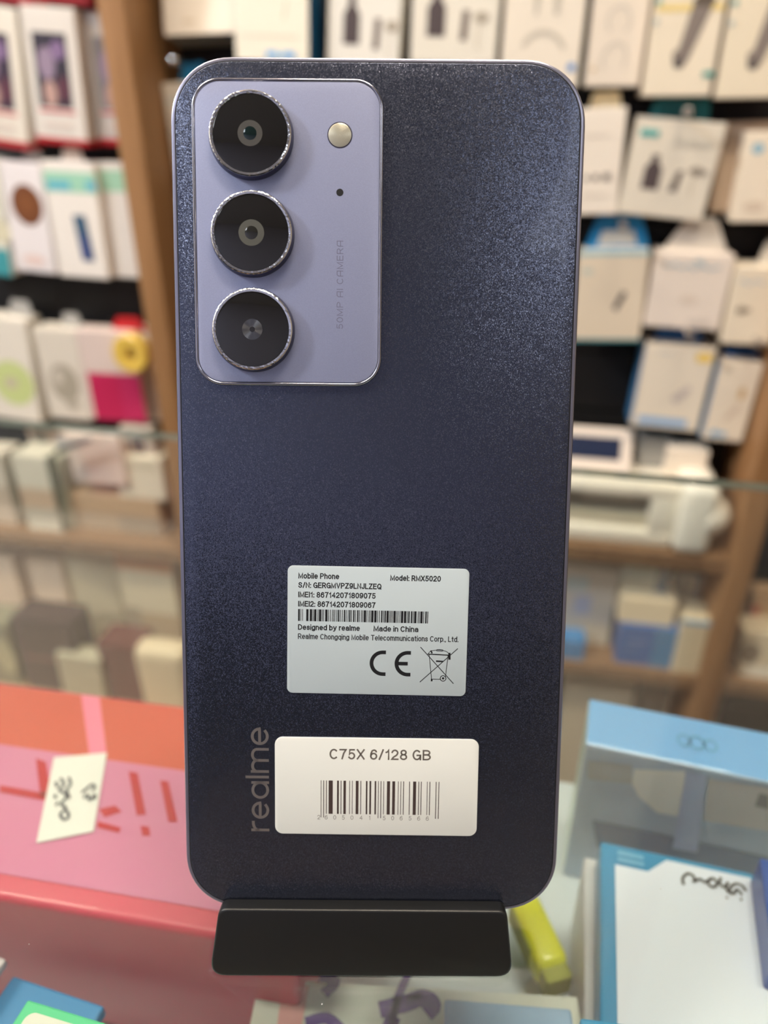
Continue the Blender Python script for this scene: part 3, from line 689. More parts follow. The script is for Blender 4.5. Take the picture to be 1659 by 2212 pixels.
_q = quad_frame((1334, 1352), (1462, 1358), (1326, 1436), .105); RBT = _q[0].y + _q[2]
shop_box('accessory_box', 'cream box lying on the royal blue box', SH, (1336, 1292), (1456, 1298), (1334, 1350), .10, .05, (234, 214, 178), group=GS, rest=RBT)
_q = quad_frame((1336, 1292), (1456, 1298), (1334, 1350), .10); CBT = _q[0].y + _q[2]
shop_box('accessory_box', 'pale aqua box with a dark blue end on top of the cream shelf box', SH, (1342, 1216), (1442, 1220), (1340, 1290), .08, .04, (190, 212, 210), [('rect', (.72, .1, 1, 1), (66, 100, 130)), ('rect', (0, .6, .72, 1), (190, 190, 174))], group=GS, rest=CBT)
shop_box('accessory_box', 'beige box with a blue lid beside the royal blue box', SH, (1468, 1338), (1556, 1344), (1450, 1442), .11, .05, (208, 192, 160), [('rect', (0, 0, 1, .08), (100, 170, 210))], group=GS, rest=S3R)
shop_box('accessory_box', 'slate blue box behind the beige blue-lidded box', SH, (1452, 1236), (1506, 1242), (1446, 1436), .04, .04, (126, 134, 146), [('rect', (.1, .1, .6, .4), (170, 164, 160)), ('rect', (.66, .0, 1, .5), (80, 88, 130)), ('rect', (.1, .55, 1, .8), (100, 150, 190))], group=GS, rest=S3R)
shop_box('carton', 'beige carton under the lower right shelf, left of a dark carton', SH, (1206, 1468), (1356, 1474), (1204, 1600), .09, .06, (196, 182, 156), [('rect', (.45, .1, .8, .6), (178, 172, 148))], group=GS, rest=.001)
shop_box('carton', 'dark brown carton under the lower right shelf', SH, (1366, 1476), (1430, 1480), (1364, 1600), .08, .06, (90, 80, 70), group=GS, rest=.001)
shop_box('carton', 'tan carton under the lower right shelf, by the right upright board', SH, (1432, 1480), (1540, 1486), (1430, 1620), .09, .06, (160, 138, 116), group=GS, rest=.001)
shop_box('packet', 'cream packet with a grey round device beyond the right upright board', 'packet', (1606, 1366), (1760, 1372), (1588, 1478), .10, .04, (224, 204, 172), [('oval', (.12, .45, .16, .22), (140, 122, 104)), ('rect', (.05, .72, 1, 1), (240, 230, 210))], group=GS, rest=S3R)
shop_box('packet', 'tan packet with a red mark above the cream packet at the right frame edge', 'packet', (1628, 1280), (1760, 1290), (1618, 1364), .06, .03, (186, 148, 112), [('rect', (.0, .3, .12, .9), (176, 64, 56))], group=GS)

# ------------------------------------------------------------------ the glass display counter
gA, gB = on_z(0, 905, GLASS_Z), on_z(1659, 1045, GLASS_Z)
cdir = (gB - gA); cdir.z = 0; cdir.normalize()
cang = math.atan2(cdir.y, cdir.x)
mid = gA + cdir * (Vector((0, gA.y, 0)) - gA).dot(cdir)
t0 = -gA.x / cdir.x
org = gA + cdir * t0                 # the far edge where it crosses x = 0
CM = Matrix.Translation((org.x, org.y, 0)) @ Matrix.Rotation(cang, 4, 'Z')
e = empty('display_counter', CM)
tag(e, 'glass-topped display counter that the phone stands on', 'counter')
CX0, CX1, CY0 = -0.75, 0.65, -0.38   # counter: x along its far edge, y from CY0 (customer) to 0 (seller)
bm = bmesh.new()
zt, zb = GLASS_Z, GLASS_Z - 0.004
v = [bm.verts.new((x, y, z)) for z in (zt, zb) for (x, y) in ((CX0, CY0), (CX1, CY0), (CX1, 0), (CX0, 0))]
bm.faces.new((v[0], v[1], v[2], v[3])).material_index = 0
bm.faces.new((v[7], v[6], v[5], v[4])).material_index = 1
for i in range(4): bm.faces.new((v[i], v[i + 4], v[(i + 1) % 4 + 4], v[(i + 1) % 4])).material_index = 2
link('glass_top', bm, [glass_top_material(), CLEAR, GLASS_EDGE], e)
LAM = mat('white_laminate', (184, 196, 204), .45, vary=.03, vscale=8)
dk = CM.inverted() @ on_z(1232, 1690, DECK_Z)
DY = dk.y
bm = bmesh.new(); box(bm, CX0 + .018, CX1 - .018, CY0 + .01, DY, DECK_Z - .012, DECK_Z, .001)
link('inner_deck', bm, LAM, e)
for x0, x1 in ((CX0, CX0 + .018), (CX1 - .018, CX1)):
    bm = bmesh.new(); box(bm, x0, x1, CY0, -0.005, 0.0, GLASS_Z - .0042, .001)
    link('end_panel', bm, WOOD, e)
bm = bmesh.new(); box(bm, CX0 + .018, CX1 - .018, CY0, CY0 + .01, 0.0, GLASS_Z - .0042)
link('front_panel', bm, WOOD, e)

# ------------------------------------------------------------------ things inside the counter
def deck_matrix(p, ang): return Matrix.Translation(p) @ Matrix.Rotation(ang, 4, 'Z')
# red phone carton
RT = CAM.z - .190
pf0, pf1 = on_z(0, 1478, RT), on_z(392, 1515, RT)
pn0, pn1 = on_z(0, 1940, RT), on_z(460, 2022, RT)
rd = (pn1 - pn0); rang = math.atan2(rd.y, rd.x)
rdir = Vector((math.cos(rang), math.sin(rang), 0)); rnor = Vector((-math.sin(rang), math.cos(rang), 0))
rdep = ((pf0 + pf1) / 2 - pn0).dot(rnor)
rright = on_z(668, 2120, RT - .03)
x1 = (rright - pn0).dot(rdir)
xlen = .205
rbase = pn0 + rdir * (x1 - xlen / 2); rbase.z = DECK_Z
RM = deck_matrix(rbase, rang)
e = empty('phone_carton', RM)
tag(e, 'large red phone carton with painted pink reflections, under the glass, left of the phone', 'carton')
RH = RT - DECK_Z
bm = bmesh.new(); box(bm, -xlen / 2, xlen / 2, 0, rdep, 0, RH, .002, 0, 3)
RIM = RM.inverted()
def top_pt(px, py): q = RIM @ on_z(px, py, RT); return (q.x, q.y)
body = link('carton_body', bm, mat('red_card', (204, 60, 92), .35, coat=.3), e, smooth=True)
def top_patch(name, polys, rgb, parent, lift=.0003, m=None):
    bm = bmesh.new()
    for pl in polys:
        f = bm.faces.new([bm.verts.new((x, y, RH + lift)) for x, y in pl]); f.normal_update()
        if f.normal.z < 0: f.normal_flip()
    me = bpy.data.meshes.new(name); bm.to_mesh(me); bm.free(); me.materials.append(m or mat('print_and_reflection', rgb, .35, coat=.35))
    o = bpy.data.objects.new(name, me); COL.objects.link(o); o.parent = parent
    return o
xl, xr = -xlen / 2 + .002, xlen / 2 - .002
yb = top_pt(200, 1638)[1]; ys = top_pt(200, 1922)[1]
top_patch('lid_pink_reflection', [[(xl, ys), (xr, ys), (xr, yb), (xl, yb)]], (203, 124, 164), e)  # pink reflection on the lid, painted as colour
top_patch('lid_orange_reflection', [[(xl, yb), (xr, yb), (xr, rdep - .002), (xl, rdep - .002)]], (200, 86, 68), e)  # orange reflection painted along the lid's far end
top_patch('lid_streak_reflection', [[top_pt(194, 1636), top_pt(232, 1640), (top_pt(212, 1512)[0], rdep - .002), (top_pt(172, 1508)[0], rdep - .002)]], (232, 128, 160), e, .0005)  # streak of reflection painted over the orange
def px_poly(pts): return [top_pt(*p) for p in pts]
top_patch('lid_lettering', [px_poly(q) for q in ([(78, 1640), (100, 1648), (112, 1720), (88, 1722)], [(0, 1698), (100, 1716), (100, 1732), (0, 1714)],
          [(278, 1668), (298, 1672), (316, 1762), (296, 1764)], [(346, 1688), (364, 1690), (384, 1778), (364, 1778)], [(304, 1786), (322, 1788), (326, 1808), (308, 1808)],
          [(214, 1750), (250, 1742), (264, 1756), (226, 1768)], [(212, 1776), (262, 1790), (258, 1802), (210, 1790)])], (182, 22, 46), e, .0005)
# its white sticker with handwriting
stl, str_, sbr, sbl = (118, 1640), (232, 1630), (203, 1800), (80, 1825)
st = top_patch('price_sticker', [px_poly([stl, str_, sbr, sbl])], (240, 240, 232), e, .0009, mat('paper', (224, 228, 226), .6))
bm = bmesh.new()
def scrib(pts, wd, into):
    q = [top_pt(*p) for p in pts]
    b2 = bmesh.new(); stroke(b2, q, wd, 0, 0, 0)
    me = bpy.data.meshes.new('s'); b2.to_mesh(me); b2.free()
    n = len(into.verts); into.from_mesh(me); bpy.data.meshes.remove(me); into.verts.ensure_lookup_table()
    for v in into.verts[n:]: v.co = Vector((v.co.x, v.co.z, RH + .0012))
for pts in ([(132, 1686), (140, 1700), (130, 1712), (146, 1724), (134, 1742), (144, 1752), (132, 1764), (140, 1776), (150, 1770), (146, 1756)], [(150, 1684), (154, 1700), (146, 1712), (152, 1730)], [(122, 1694), (126, 1706)], [(120, 1722), (122, 1730)], [(128, 1738), (122, 1746)],
            [(178, 1718), (190, 1708), (200, 1700), (206, 1706), (200, 1714)], [(182, 1730), (190, 1722), (196, 1734), (206, 1722), (206, 1732)]):
    scrib(pts, .0009, bm)
me = bpy.data.meshes.new('handwriting'); bm.to_mesh(me); bm.free(); me.materials.append(ink((70, 80, 92)))
hw = bpy.data.objects.new('handwriting', me); COL.objects.link(hw); hw.parent = st

# pale blue carton standing at the right
BT = CAM.z - .181
f0 = on_z(1265, 1606, BT)
bdir = on_z(1659, 1688, BT) - f0; bang = math.atan2(bdir.y, bdir.x)
bl = .17; bdp = .022
bb = Vector((f0.x, f0.y, DECK_Z)) + Vector((math.cos(bang), math.sin(bang), 0)) * (bl / 2)
BM_ = deck_matrix(bb, bang)
e = empty('charger_carton', BM_)
tag(e, 'standing carton with a light blue top and grey picture front, right of the phone', 'carton')
BH = BT - DECK_Z
bm = bmesh.new()
box(bm, -bl / 2, bl / 2, 0, bdp, 0, BH, .0008)
mats = [card((206, 228, 222)), mat('blue_card', (118, 174, 230), .4, coat=.2), card((188, 210, 232))]
for f in bm.faces:
    if f.normal.z > .8: f.material_index = 1
    if f.normal.y < -.8: f.material_index = 2
BI = BM_.inverted()
def front_pt(px, py):
    d = ray(px, py); n = BM_.to_3x3() @ Vector((0, -1, 0)); t = (BM_.translation - CAM).dot(n) / d.dot(n)
    q = BI @ (CAM + d * t); return (q.x, q.z)
old = set(bm.faces)
pol = [([(1280, 1770), (1659, 1850), (1659, 1900), (1290, 1830)], (124, 148, 176)), ([(1370, 1660), (1480, 1664), (1480, 1764), (1420, 1755), (1380, 1720), (1364, 1690)], (246, 246, 242)),
       ([(1482, 1666), (1526, 1672), (1506, 1840), (1452, 1830)], (190, 206, 238)), ([(1530, 1680), (1700, 1706), (1700, 1800), (1520, 1770)], (206, 204, 204)), ([(1640, 1710), (1659, 1715), (1659, 1745), (1630, 1738)], (130, 136, 140)),
       ([(1270, 1640), (1365, 1650), (1365, 1690), (1270, 1680)], (186, 194, 198))]
for k, (pts, c) in enumerate(pol):
    mats.append(ink(c)); f = flat(bm, [front_pt(*p) for p in pts], -.0002 - .0001 * k, 0, len(mats) - 1)
def top_b(px, py): q = BI @ on_z(px, py, BT); return (q.x, q.y)
me_f = [f for f in bm.faces if f in old]
bmesh.ops.recalc_face_normals(bm, faces=me_f)
mats.append(ink((100, 160, 200)))
cx_, cy_ = top_b(1505, 1606)
for (dx, dy, rr) in ((-.004, 0, .0022), (.0, .0, .0026), (.0042, 0, .0022)):
    ptsO = oval(cx_ + dx, cy_, rr, rr * 1.3, 16); ptsI = oval(cx_ + dx, cy_, rr * .7, rr * .9, 16)
    A = [bm.verts.new((x, y, BH + .0003)) for x, y in ptsO]; B = [bm.verts.new((x, y, BH + .0003)) for x, y in ptsI]
    for i in range(16): bm.faces.new((A[i], A[(i + 1) % 16], B[(i + 1) % 16], B[i])).material_index = len(mats) - 1
me = bpy.data.meshes.new('carton_body'); bm.to_mesh(me); bm.free()
for m in mats: me.materials.append(m)
o = bpy.data.objects.new('carton_body', me); COL.objects.link(o); o.parent = e

# flat boxes lying in front of it
def flat_box(name, label, cat, tl, tr, bl, top, thick, mats, draw=None, bev=.0008, group=None):
    a, b, c = on_z(*tl, top), on_z(*tr, top), on_z(*bl, top)
    ex = (b - a); w = ex.length; ex.normalize(); ang = math.atan2(ex.y, ex.x)
    ey = Vector((-ex.y, ex.x, 0)); h = -(c - a).dot(ey)
    base = (a + b) / 2 - ey * h / 2
    Mx = deck_matrix(Vector((base.x, base.y, top - thick)), ang)
    bm = bmesh.new(); box(bm, -w / 2, w / 2, -h / 2, h / 2, 0, thick, bev)
    inv = Mx.inverted()
    P = lambda px, py: (lambda q: (q.x, q.y))(inv @ on_z(px, py, top))
    old = set(bm.faces)
    if draw: draw(bm, w, h, thick, P)
    bmesh.ops.recalc_face_normals(bm, faces=[f for f in bm.faces if f in old])
    for f in [f for f in bm.faces if f not in old]:
        f.normal_update()
        if f.normal.z < 0: f.normal_flip()
    me = bpy.data.meshes.new(name); bm.to_mesh(me); bm.free()
    for m in mats: me.materials.append(m)
    o = bpy.data.objects.new(name, me); COL.objects.link(o); o.matrix_world = Mx
    tag(o, label, cat, group)
    return o
def tface(bm, pts, z, mi):
    bm.faces.new([bm.verts.new((x, y, z)) for x, y in pts]).material_index = mi
def tstroke(bm, pts, w, z, mi):
    b2 = bmesh.new(); stroke(b2, pts, w, 0, 0, mi)
    for v in b2.verts: v.co = Vector((v.co.x, v.co.z, z))
    me = bpy.data.meshes.new('s'); b2.to_mesh(me); b2.free()
    bm.from_mesh(me); bpy.data.meshes.remove(me)
FT = CAM.z - .197
def draw_flat(bm, w, h, t, P):
    z = t + .0003
    tface(bm, [(-w / 2 + .0042, h / 2 - .0075), (-w / 2 + .0135, h / 2 - .0075), (-w / 2 + .019, h / 2 - .0022), (w / 2 - .0012, h / 2 - .0022), (w / 2 - .0012, -h / 2 + .001), (-w / 2 + .0042, -h / 2 + .001)], z, 1)
    for a in ([(1476, 1914), (1474, 1900), (1484, 1890), (1496, 1894), (1500, 1904), (1496, 1908)], [(1500, 1906), (1512, 1902), (1522, 1908), (1534, 1902)], [(1534, 1918), (1528, 1908), (1538, 1900), (1548, 1908), (1544, 1918), (1534, 1918)],
              [(1556, 1898), (1554, 1912), (1564, 1918), (1572, 1910)], [(1572, 1908), (1568, 1920), (1574, 1932)], [(1580, 1936), (1576, 1922), (1588, 1912), (1602, 1916), (1610, 1928)], [(1584, 1934), (1592, 1924), (1602, 1936)], [(1568, 1940), (1571, 1943)], [(1598, 1944), (1602, 1947)]):
        tstroke(bm, [P(*p) for p in a], .0008, z + .0003, 2)
    for r in range(2):
        tface(bm, [(-w / 2 + .005, h / 2 - .0024 - .0023 * r), (-w / 2 + .0125, h / 2 - .0024 - .0023 * r), (-w / 2 + .0125, h / 2 - .0038 - .0023 * r), (-w / 2 + .005, h / 2 - .0038 - .0023 * r)], z, 3)
FB = flat_box('case_box', 'white flat box with a blue rim and black handwriting, under the glass at lower right', 'box', (1297, 1816), (1628, 1886), (1290, 2262), FT, .012,
         [mat('cyan_blue_card', (42, 144, 196), .4, coat=.2), mat('white_card', (230, 238, 255), .4, coat=.25), ink((60, 62, 62)), ink((110, 180, 220))], draw_flat)
flat_box('case_box', 'pale carton underneath the blue-rimmed flat box', 'box', (1262, 1850), (1640, 1925), (1210, 2290), FT - .012, FT - .012 - DECK_Z, [card((196, 200, 206))])
flat_box('case_box', 'blue-edged box at the bottom frame edge right of the stand', 'box', (1252, 2196), (1500, 2230), (1240, 2330), CAM.z - .176, .012, [mat('cyan_blue_card', (42, 144, 196), .4, coat=.2)],
         lambda bm, w, h, t, P: tface(bm, [(-w * .1, h * .42), (w * .46, h * .42), (w * .46, -h * .45), (-w * .1, -h * .45)], t + .0003, 0))
flat_box('case_box', 'royal blue box cut by the right frame edge beside the blue-rimmed flat box', 'box', (1640, 1850), (1760, 1880), (1664, 2080), CAM.z - .186, .012, [mat('royal_card', (24, 84, 176), .4, coat=.2)])
# lime green stick: its two end points and its width
def bar_box(name, label, cat, p0, p1, width, top, thick, mats, stripe=None, bev=.003):
    a, b = on_z(*p0, top), on_z(*p1, top)
    d = a - b; ln = d.length; ang = math.atan2(d.y, d.x) - math.pi / 2
    Mx = deck_matrix(Vector(((a.x + b.x) / 2, (a.y + b.y) / 2, top - thick)), ang)
    bm = bmesh.new(); box(bm, -width / 2, width / 2, -ln / 2, ln / 2, 0, thick, bev, 0, 3)
    e = empty(name, Mx); tag(e, label, cat)
    link('barrel', bm, mats[0], e, smooth=True)
    bm = bmesh.new(); box(bm, -width / 2 - .0003, -width * .12, -ln / 2 + .006, ln / 2 - .002, .002, thick - .0012, .0008)
    link('clip', bm, mats[1], e)
    bm = bmesh.new(); box(bm, -width * .42, width * .42, -ln / 2 - .004, -ln / 2 + .001, .0015, thick - .0015, .001)
    link('end_cap', bm, mats[1], e)
    return e
bar_box('highlighter', 'lime green marker lying under the glass beside the stand', 'marker', (1128, 1925), (1200, 2082), .0105, CAM.z - .226, .012, [mat('lime_plastic', (216, 222, 40), .35, coat=.3), mat('olive_print', (150, 158, 58), .5)])
# pale sheet with violet marks and other papers at the bottom edge
def draw_violet(bm, w, h, t, P):
    z = t + .0002
    for a, wd in (([(884, 2100), (862, 2150), (846, 2212)], .0022), ([(820, 2182), (870, 2170), (915, 2156), (936, 2172), (920, 2190)], .0045), ([(850, 2196), (838, 2230)], .004), ([(690, 2112), (724, 2120), (700, 2148)], .003), ([(660, 2210), (706, 2200), (740, 2230)], .003), ([(880, 2160), (910, 2150)], .002)):
        tstroke(bm, [P(*p) for p in a], wd, z, 1)
    tface(bm, [P(*p) for p in ((610, 2130), (668, 2130), (640, 2280), (590, 2280))], z, 2)
flat_box('paper_sheet', 'pale sheet with violet marks lying in front of the stand', 'paper', (560, 2114), (1246, 2154), (560, 2330), CAM.z - .216, .001, [mat('pale_paper', (206, 212, 204), .6, vary=.05, vscale=60), ink((98, 74, 140)), ink((214, 160, 158))], draw_violet, bev=0)
flat_box('plastic_sleeve', 'pale blue sleeve at the bottom frame edge under the stand', 'sleeve', (960, 2156), (1234, 2178), (930, 2330), CAM.z - .205, .003, [mat('pale_blue', (150, 184, 220), .35, coat=.3, vary=.12, vscale=90)], bev=.0008)
flat_box('booklet', 'blue booklet at the lower left frame edge', 'booklet', (28, 2106), (226, 2172), (-10, 2240), CAM.z - .198, .004, [mat('booklet_blue', (56, 132, 190), .4, coat=.2)],
         lambda bm, w, h, t, P: None)
flat_box('paper_card', 'white card in the bottom left corner beside the blue booklet', 'card', (-60, 2046), (14, 2070), (-70, 2200), CAM.z - .19, .003, [mat('pale_lilac_card', (206, 200, 206), .5)])
def draw_green(bm, w, h, t, P):
    tface(bm, [(x, y) for x, y in rrect(w - .0042, h - .0042, .002, 5)], t + .0003, 1)
bmx = flat_box('name_card', 'rounded card with a mint green border in the bottom left corner', 'card', (60, 2158), (330, 2240), (10, 2330), CAM.z - .172, .0015, [mat('mint', (84, 206, 150), .45), mat('card_white', (222, 224, 216), .45)], draw_green, bev=.0005)

# ------------------------------------------------------------------ the phone
AX = Vector((0.99994261, -0.00685621, -0.0082322)); AY = Vector((0.00326892, 0.92701822, -0.37500205)); AZ = Vector((0.01020249, 0.37495362, 0.92698743))
PB = CAM + Vector((-.00269997, .09535387, -.14515470))
PM = Matrix(((AX.x, AY.x, AZ.x, PB.x), (AX.y, AY.y, AZ.y, PB.y), (AX.z, AY.z, AZ.z, PB.z), (0, 0, 0, 1)))
mm = .001
PW, PH, PT = 76.2 * mm, 165.7 * mm, 7.9 * mm
ph = empty('mobile_phone', PM)
tag(ph, 'dark slate phone standing on its end with its camera side shown', 'phone')

def phone_back_material():
    m = bpy.data.materials.new('slate_back'); m.use_nodes = True
    nt = m.node_tree; b = nt.nodes['Principled BSDF']; L = nt.links.new
    tc = nt.nodes.new('ShaderNodeTexCoord')
    vo = nt.nodes.new('ShaderNodeTexVoronoi'); vo.inputs['Scale'].default_value = 6800
    # every grain of the frosted cover is tilted its own way
    sub = nt.nodes.new('ShaderNodeVectorMath'); sub.operation = 'SUBTRACT'; sub.inputs[1].default_value = (.5, .5, .5)
    scl = nt.nodes.new('ShaderNodeVectorMath'); scl.operation = 'SCALE'; scl.inputs[3].default_value = GRAIN_TILT
    geo = nt.nodes.new('ShaderNodeNewGeometry')
    add = nt.nodes.new('ShaderNodeVectorMath'); add.operation = 'ADD'
    nrm = nt.nodes.new('ShaderNodeVectorMath'); nrm.operation = 'NORMALIZE'
    L(tc.outputs['Object'], vo.inputs['Vector']); L(vo.outputs['Color'], sub.inputs[0]); L(sub.outputs[0], scl.inputs[0])
    L(geo.outputs['Normal'], add.inputs[0]); L(scl.outputs[0], add.inputs[1]); L(add.outputs[0], nrm.inputs[0]); L(nrm.outputs[0], b.inputs['Normal'])
    sp = nt.nodes.new('ShaderNodeSeparateColor'); mr = nt.nodes.new('ShaderNodeMapRange')
    mr.inputs[1].default_value = .72; mr.inputs[2].default_value = 1.0
    mx = nt.nodes.new('ShaderNodeMix'); mx.data_type = 'RGBA'      # some grains are paler flakes
    mx.inputs[6].default_value = lin(SLATE); mx.inputs[7].default_value = lin((112, 116, 132))
    L(vo.outputs['Color'], sp.inputs[0]); L(sp.outputs[2], mr.inputs[0]); L(mr.outputs[0], mx.inputs[0]); L(mx.outputs[2], b.inputs['Base Color'])
    b.inputs['Metallic'].default_value = .9
    b.inputs['Roughness'].default_value = .25
    b.inputs['Coat Weight'].default_value = .12
    b.inputs['Coat Roughness'].default_value = .06
    return m
SLATE, GRAIN_TILT = (86, 91, 109), .22
FRAME = mat('frame_lilac', (146, 145, 162), .28, .8)
bm = bmesh.new()
ol = rrect(PW, PH, 11.6 * mm, 14, 0, PH / 2, 2.15)
rings = []
def scaled(d):
    return [(x, zz) for x, zz in rrect(PW - 2 * d, PH - 2 * d, 11.6 * mm - d, 14, 0, PH / 2, 2.15)]
for d, y in ((.95, .00), (.55, -.02), (.25, .12), (.06, .5), (0, 1.1), (0, PT / mm - 1.1), (.06, PT / mm - .5), (.35, PT / mm - .1), (.8, PT / mm)):
    rings.append([(x, y * mm, zz) for x, zz in scaled(d * mm)])
loft(bm, rings)
link('frame', bm, FRAME, ph, smooth=True)
bm = bmesh.new(); plate(bm, scaled(.86 * mm), -.02 * mm, .1 * mm)
link('frame_gap', bm, mat('seam_black', (20, 20, 24), .5), ph)
bm = bmesh.new(); plate(bm, scaled(1.06 * mm), -.12 * mm, .1 * mm, .1 * mm)
link('back_cover', bm, phone_back_material(), ph, smooth=True)
bm = bmesh.new(); plate(bm, scaled(.7 * mm), PT - .05 * mm, PT + .12 * mm)
link('screen_glass', bm, mat('screen_black', (10, 10, 12), .08, coat=.5), ph)
for nm, z0, ln in (('volume_button', 127, 18), ('power_button', 107, 10)):
    bm = bmesh.new(); box(bm, -PW / 2 - .28 * mm, -PW / 2 + .4 * mm, 3 * mm, 5 * mm, (z0) * mm, (z0 + ln) * mm, .2 * mm)
    link(nm, bm, FRAME, ph, smooth=True)

# camera module
MX0, MX1, MZ0, MZ1 = -34.0 * mm, 1.0 * mm, 106.6 * mm, 161.6 * mm
mcx, mcz, mw_, mh_ = (MX0 + MX1) / 2, (MZ0 + MZ1) / 2, MX1 - MX0, MZ1 - MZ0
bm = bmesh.new()
o0 = rrect(mw_, mh_, 5.2 * mm, 12, mcx, mcz)
o1 = rrect(mw_ - .9 * mm, mh_ - .9 * mm, 4.8 * mm, 12, mcx, mcz)
def ring3(o, y): return [(x, y, zz) for x, zz in o]
prof = [(0, -.1), (0, -.6)] + [(.3 * (1 - math.cos(math.radians(a))), -.6 - .3 * math.sin(math.radians(a))) for a in (20, 45, 70, 90, 110, 135, 160, 180)] + [(.62, -.3)]
loft(bm, [ring3(rrect(mw_ - 2 * d * mm, mh_ - 2 * d * mm, (5.2 - d) * mm, 12, mcx, mcz), yy * mm) for d, yy in prof], False, False)
link('camera_trim', bm, mat('trim_chrome', (190, 190, 200), .16, 1.0), ph, smooth=True)
def module_material():
    m = bpy.data.materials.new('lilac_module'); m.use_nodes = True
    nt = m.node_tree; b = nt.nodes['Principled BSDF']; L = nt.links.new
    tc = nt.nodes.new('ShaderNodeTexCoord')
    nz = nt.nodes.new('ShaderNodeTexNoise'); nz.inputs['Scale'].default_value = 6000
    mp = nt.nodes.new('ShaderNodeMapRange'); mp.inputs[3].default_value = .9; mp.inputs[4].default_value = 1.1
    hs = nt.nodes.new('ShaderNodeHueSaturation'); hs.inputs['Color'].default_value = lin((156, 161, 190))
    L(tc.outputs['Object'], nz.inputs['Vector']); L(nz.outputs['Fac'], mp.inputs[0]); L(mp.outputs[0], hs.inputs['Value']); L(hs.outputs[0], b.inputs['Base Color'])
    b.inputs['Metallic'].default_value = .25
    b.inputs['Roughness'].default_value = .4
    b.inputs['Coat Weight'].default_value = .35
    b.inputs['Coat Roughness'].default_value = .12
    return m
bm = bmesh.new(); plate(bm, rrect(mw_ - 1.22 * mm, mh_ - 1.22 * mm, 4.6 * mm, 12, mcx, mcz), -.78 * mm, -.1 * mm, .12 * mm)
plate_o = link('camera_plate', bm, module_material(), ph, smooth=True)
YP = -.78 * mm
GLOSS_BLACK = mat('lens_black', (24, 23, 22), .06, 0, 1.0, coat_rough=.02)
def knurl_chrome():
    m = bpy.data.materials.new('cut_chrome'); m.use_nodes = True
    nt = m.node_tree; b = nt.nodes['Principled BSDF']; L = nt.links.new
    tc = nt.nodes.new('ShaderNodeTexCoord'); vo = nt.nodes.new('ShaderNodeTexVoronoi'); vo.inputs['Scale'].default_value = 2200
    bp = nt.nodes.new('ShaderNodeBump'); bp.inputs['Strength'].default_value = .55; bp.inputs['Distance'].default_value = .0001
    L(tc.outputs['Object'], vo.inputs['Vector']); L(vo.outputs['Distance'], bp.inputs['Height']); L(bp.outputs[0], b.inputs['Normal'])
    b.inputs['Base Color'].default_value = lin((246, 248, 252)); b.inputs['Metallic'].default_value = 1; b.inputs['Roughness'].default_value = .14
    return m
KN = knurl_chrome()
SIDE = mat('lens_side', (92, 92, 112), .3, .7)
YT = -2.35 * mm
for k, (lx, lz) in enumerate(((-23.05, 151.5), (-22.98, 134.15), (-22.98, 116.8))):
    lx *= mm; lz *= mm
    base = link('lens_housing', (lambda b: (lathe(b, [(7.768 * mm, YP + .02 * mm), (7.720 * mm, YP - .5 * mm), (7.479 * mm, YT + .3 * mm), (7.044 * mm, YT + .25 * mm)], lx, lz, 72, cap=True), b)[1])(bmesh.new()), SIDE, ph, smooth=True)
    bm = bmesh.new()
    lathe(bm, [(7.469 * mm, YT + .45 * mm), (7.450 * mm, YT + .12 * mm), (7.237 * mm, YT - .02 * mm), (6.851 * mm, YT + .02 * mm), (6.707 * mm, YT + .3 * mm)], lx, lz, 96, cap=False)
    link('lens_rim', bm, KN, base, smooth=True)
    bm = bmesh.new()
    lathe(bm, [(6.755 * mm, YT + .4 * mm), (6.755 * mm, YT + .16 * mm), (6.562 * mm, YT + .12 * mm), (.3 * mm, YT + .12 * mm)], lx, lz, 72)
    link('lens_glass', bm, GLOSS_BLACK, base, smooth=True)
    yi = YT + .12 * mm
    if k < 2:
        c = ((68, 65, 61), (80, 79, 72))[k]
        bm = bmesh.new(); R = (2.25, 2.35)[k] * mm
        lathe(bm, [(R, yi), (R, yi - .01 * mm), (1.2 * mm, yi - .015 * mm)], lx, lz, 48)
        link('lens_collar', bm, mat('collar_%d' % k, c, .45), base, smooth=True)
        bm = bmesh.new()
        lathe(bm, [(1.2 * mm, yi - .016 * mm), (1.05 * mm, yi - .06 * mm), (.8 * mm, yi - .1 * mm), (.4 * mm, yi - .13 * mm), (.05 * mm, yi - .14 * mm)], lx, lz, 40)
        link('lens_eye', bm, mat('eye_%d' % k, ((10, 34, 34), (40, 40, 36))[k], .08, .3, 1.0), base, smooth=True)
    else:
        m = bpy.data.materials.new('brushed_disc'); m.use_nodes = True
        nt = m.node_tree; b = nt.nodes['Principled BSDF']
        b.inputs['Base Color'].default_value = lin((120, 120, 120)); b.inputs['Metallic'].default_value = 1; b.inputs['Roughness'].default_value = .3
        b.inputs['Anisotropic'].default_value = .9
        tg = nt.nodes.new('ShaderNodeTangent'); tg.direction_type = 'RADIAL'; tg.axis = 'Y'
        nt.links.new(tg.outputs[0], b.inputs['Tangent'])
        bm = bmesh.new()
        lathe(bm, [(1.9 * mm, yi), (1.9 * mm, yi - .012 * mm), (.5 * mm, yi - .012 * mm)], 0, 0, 48)
        link('lens_disc', bm, m, base, smooth=True, matrix=Matrix.Translation((lx, 0, lz)))
        bm = bmesh.new(); lathe(bm, [(.5 * mm, yi - .013 * mm), (.05 * mm, yi - .016 * mm)], lx, lz, 32)
        link('pinhole', bm, GLOSS_BLACK, base)
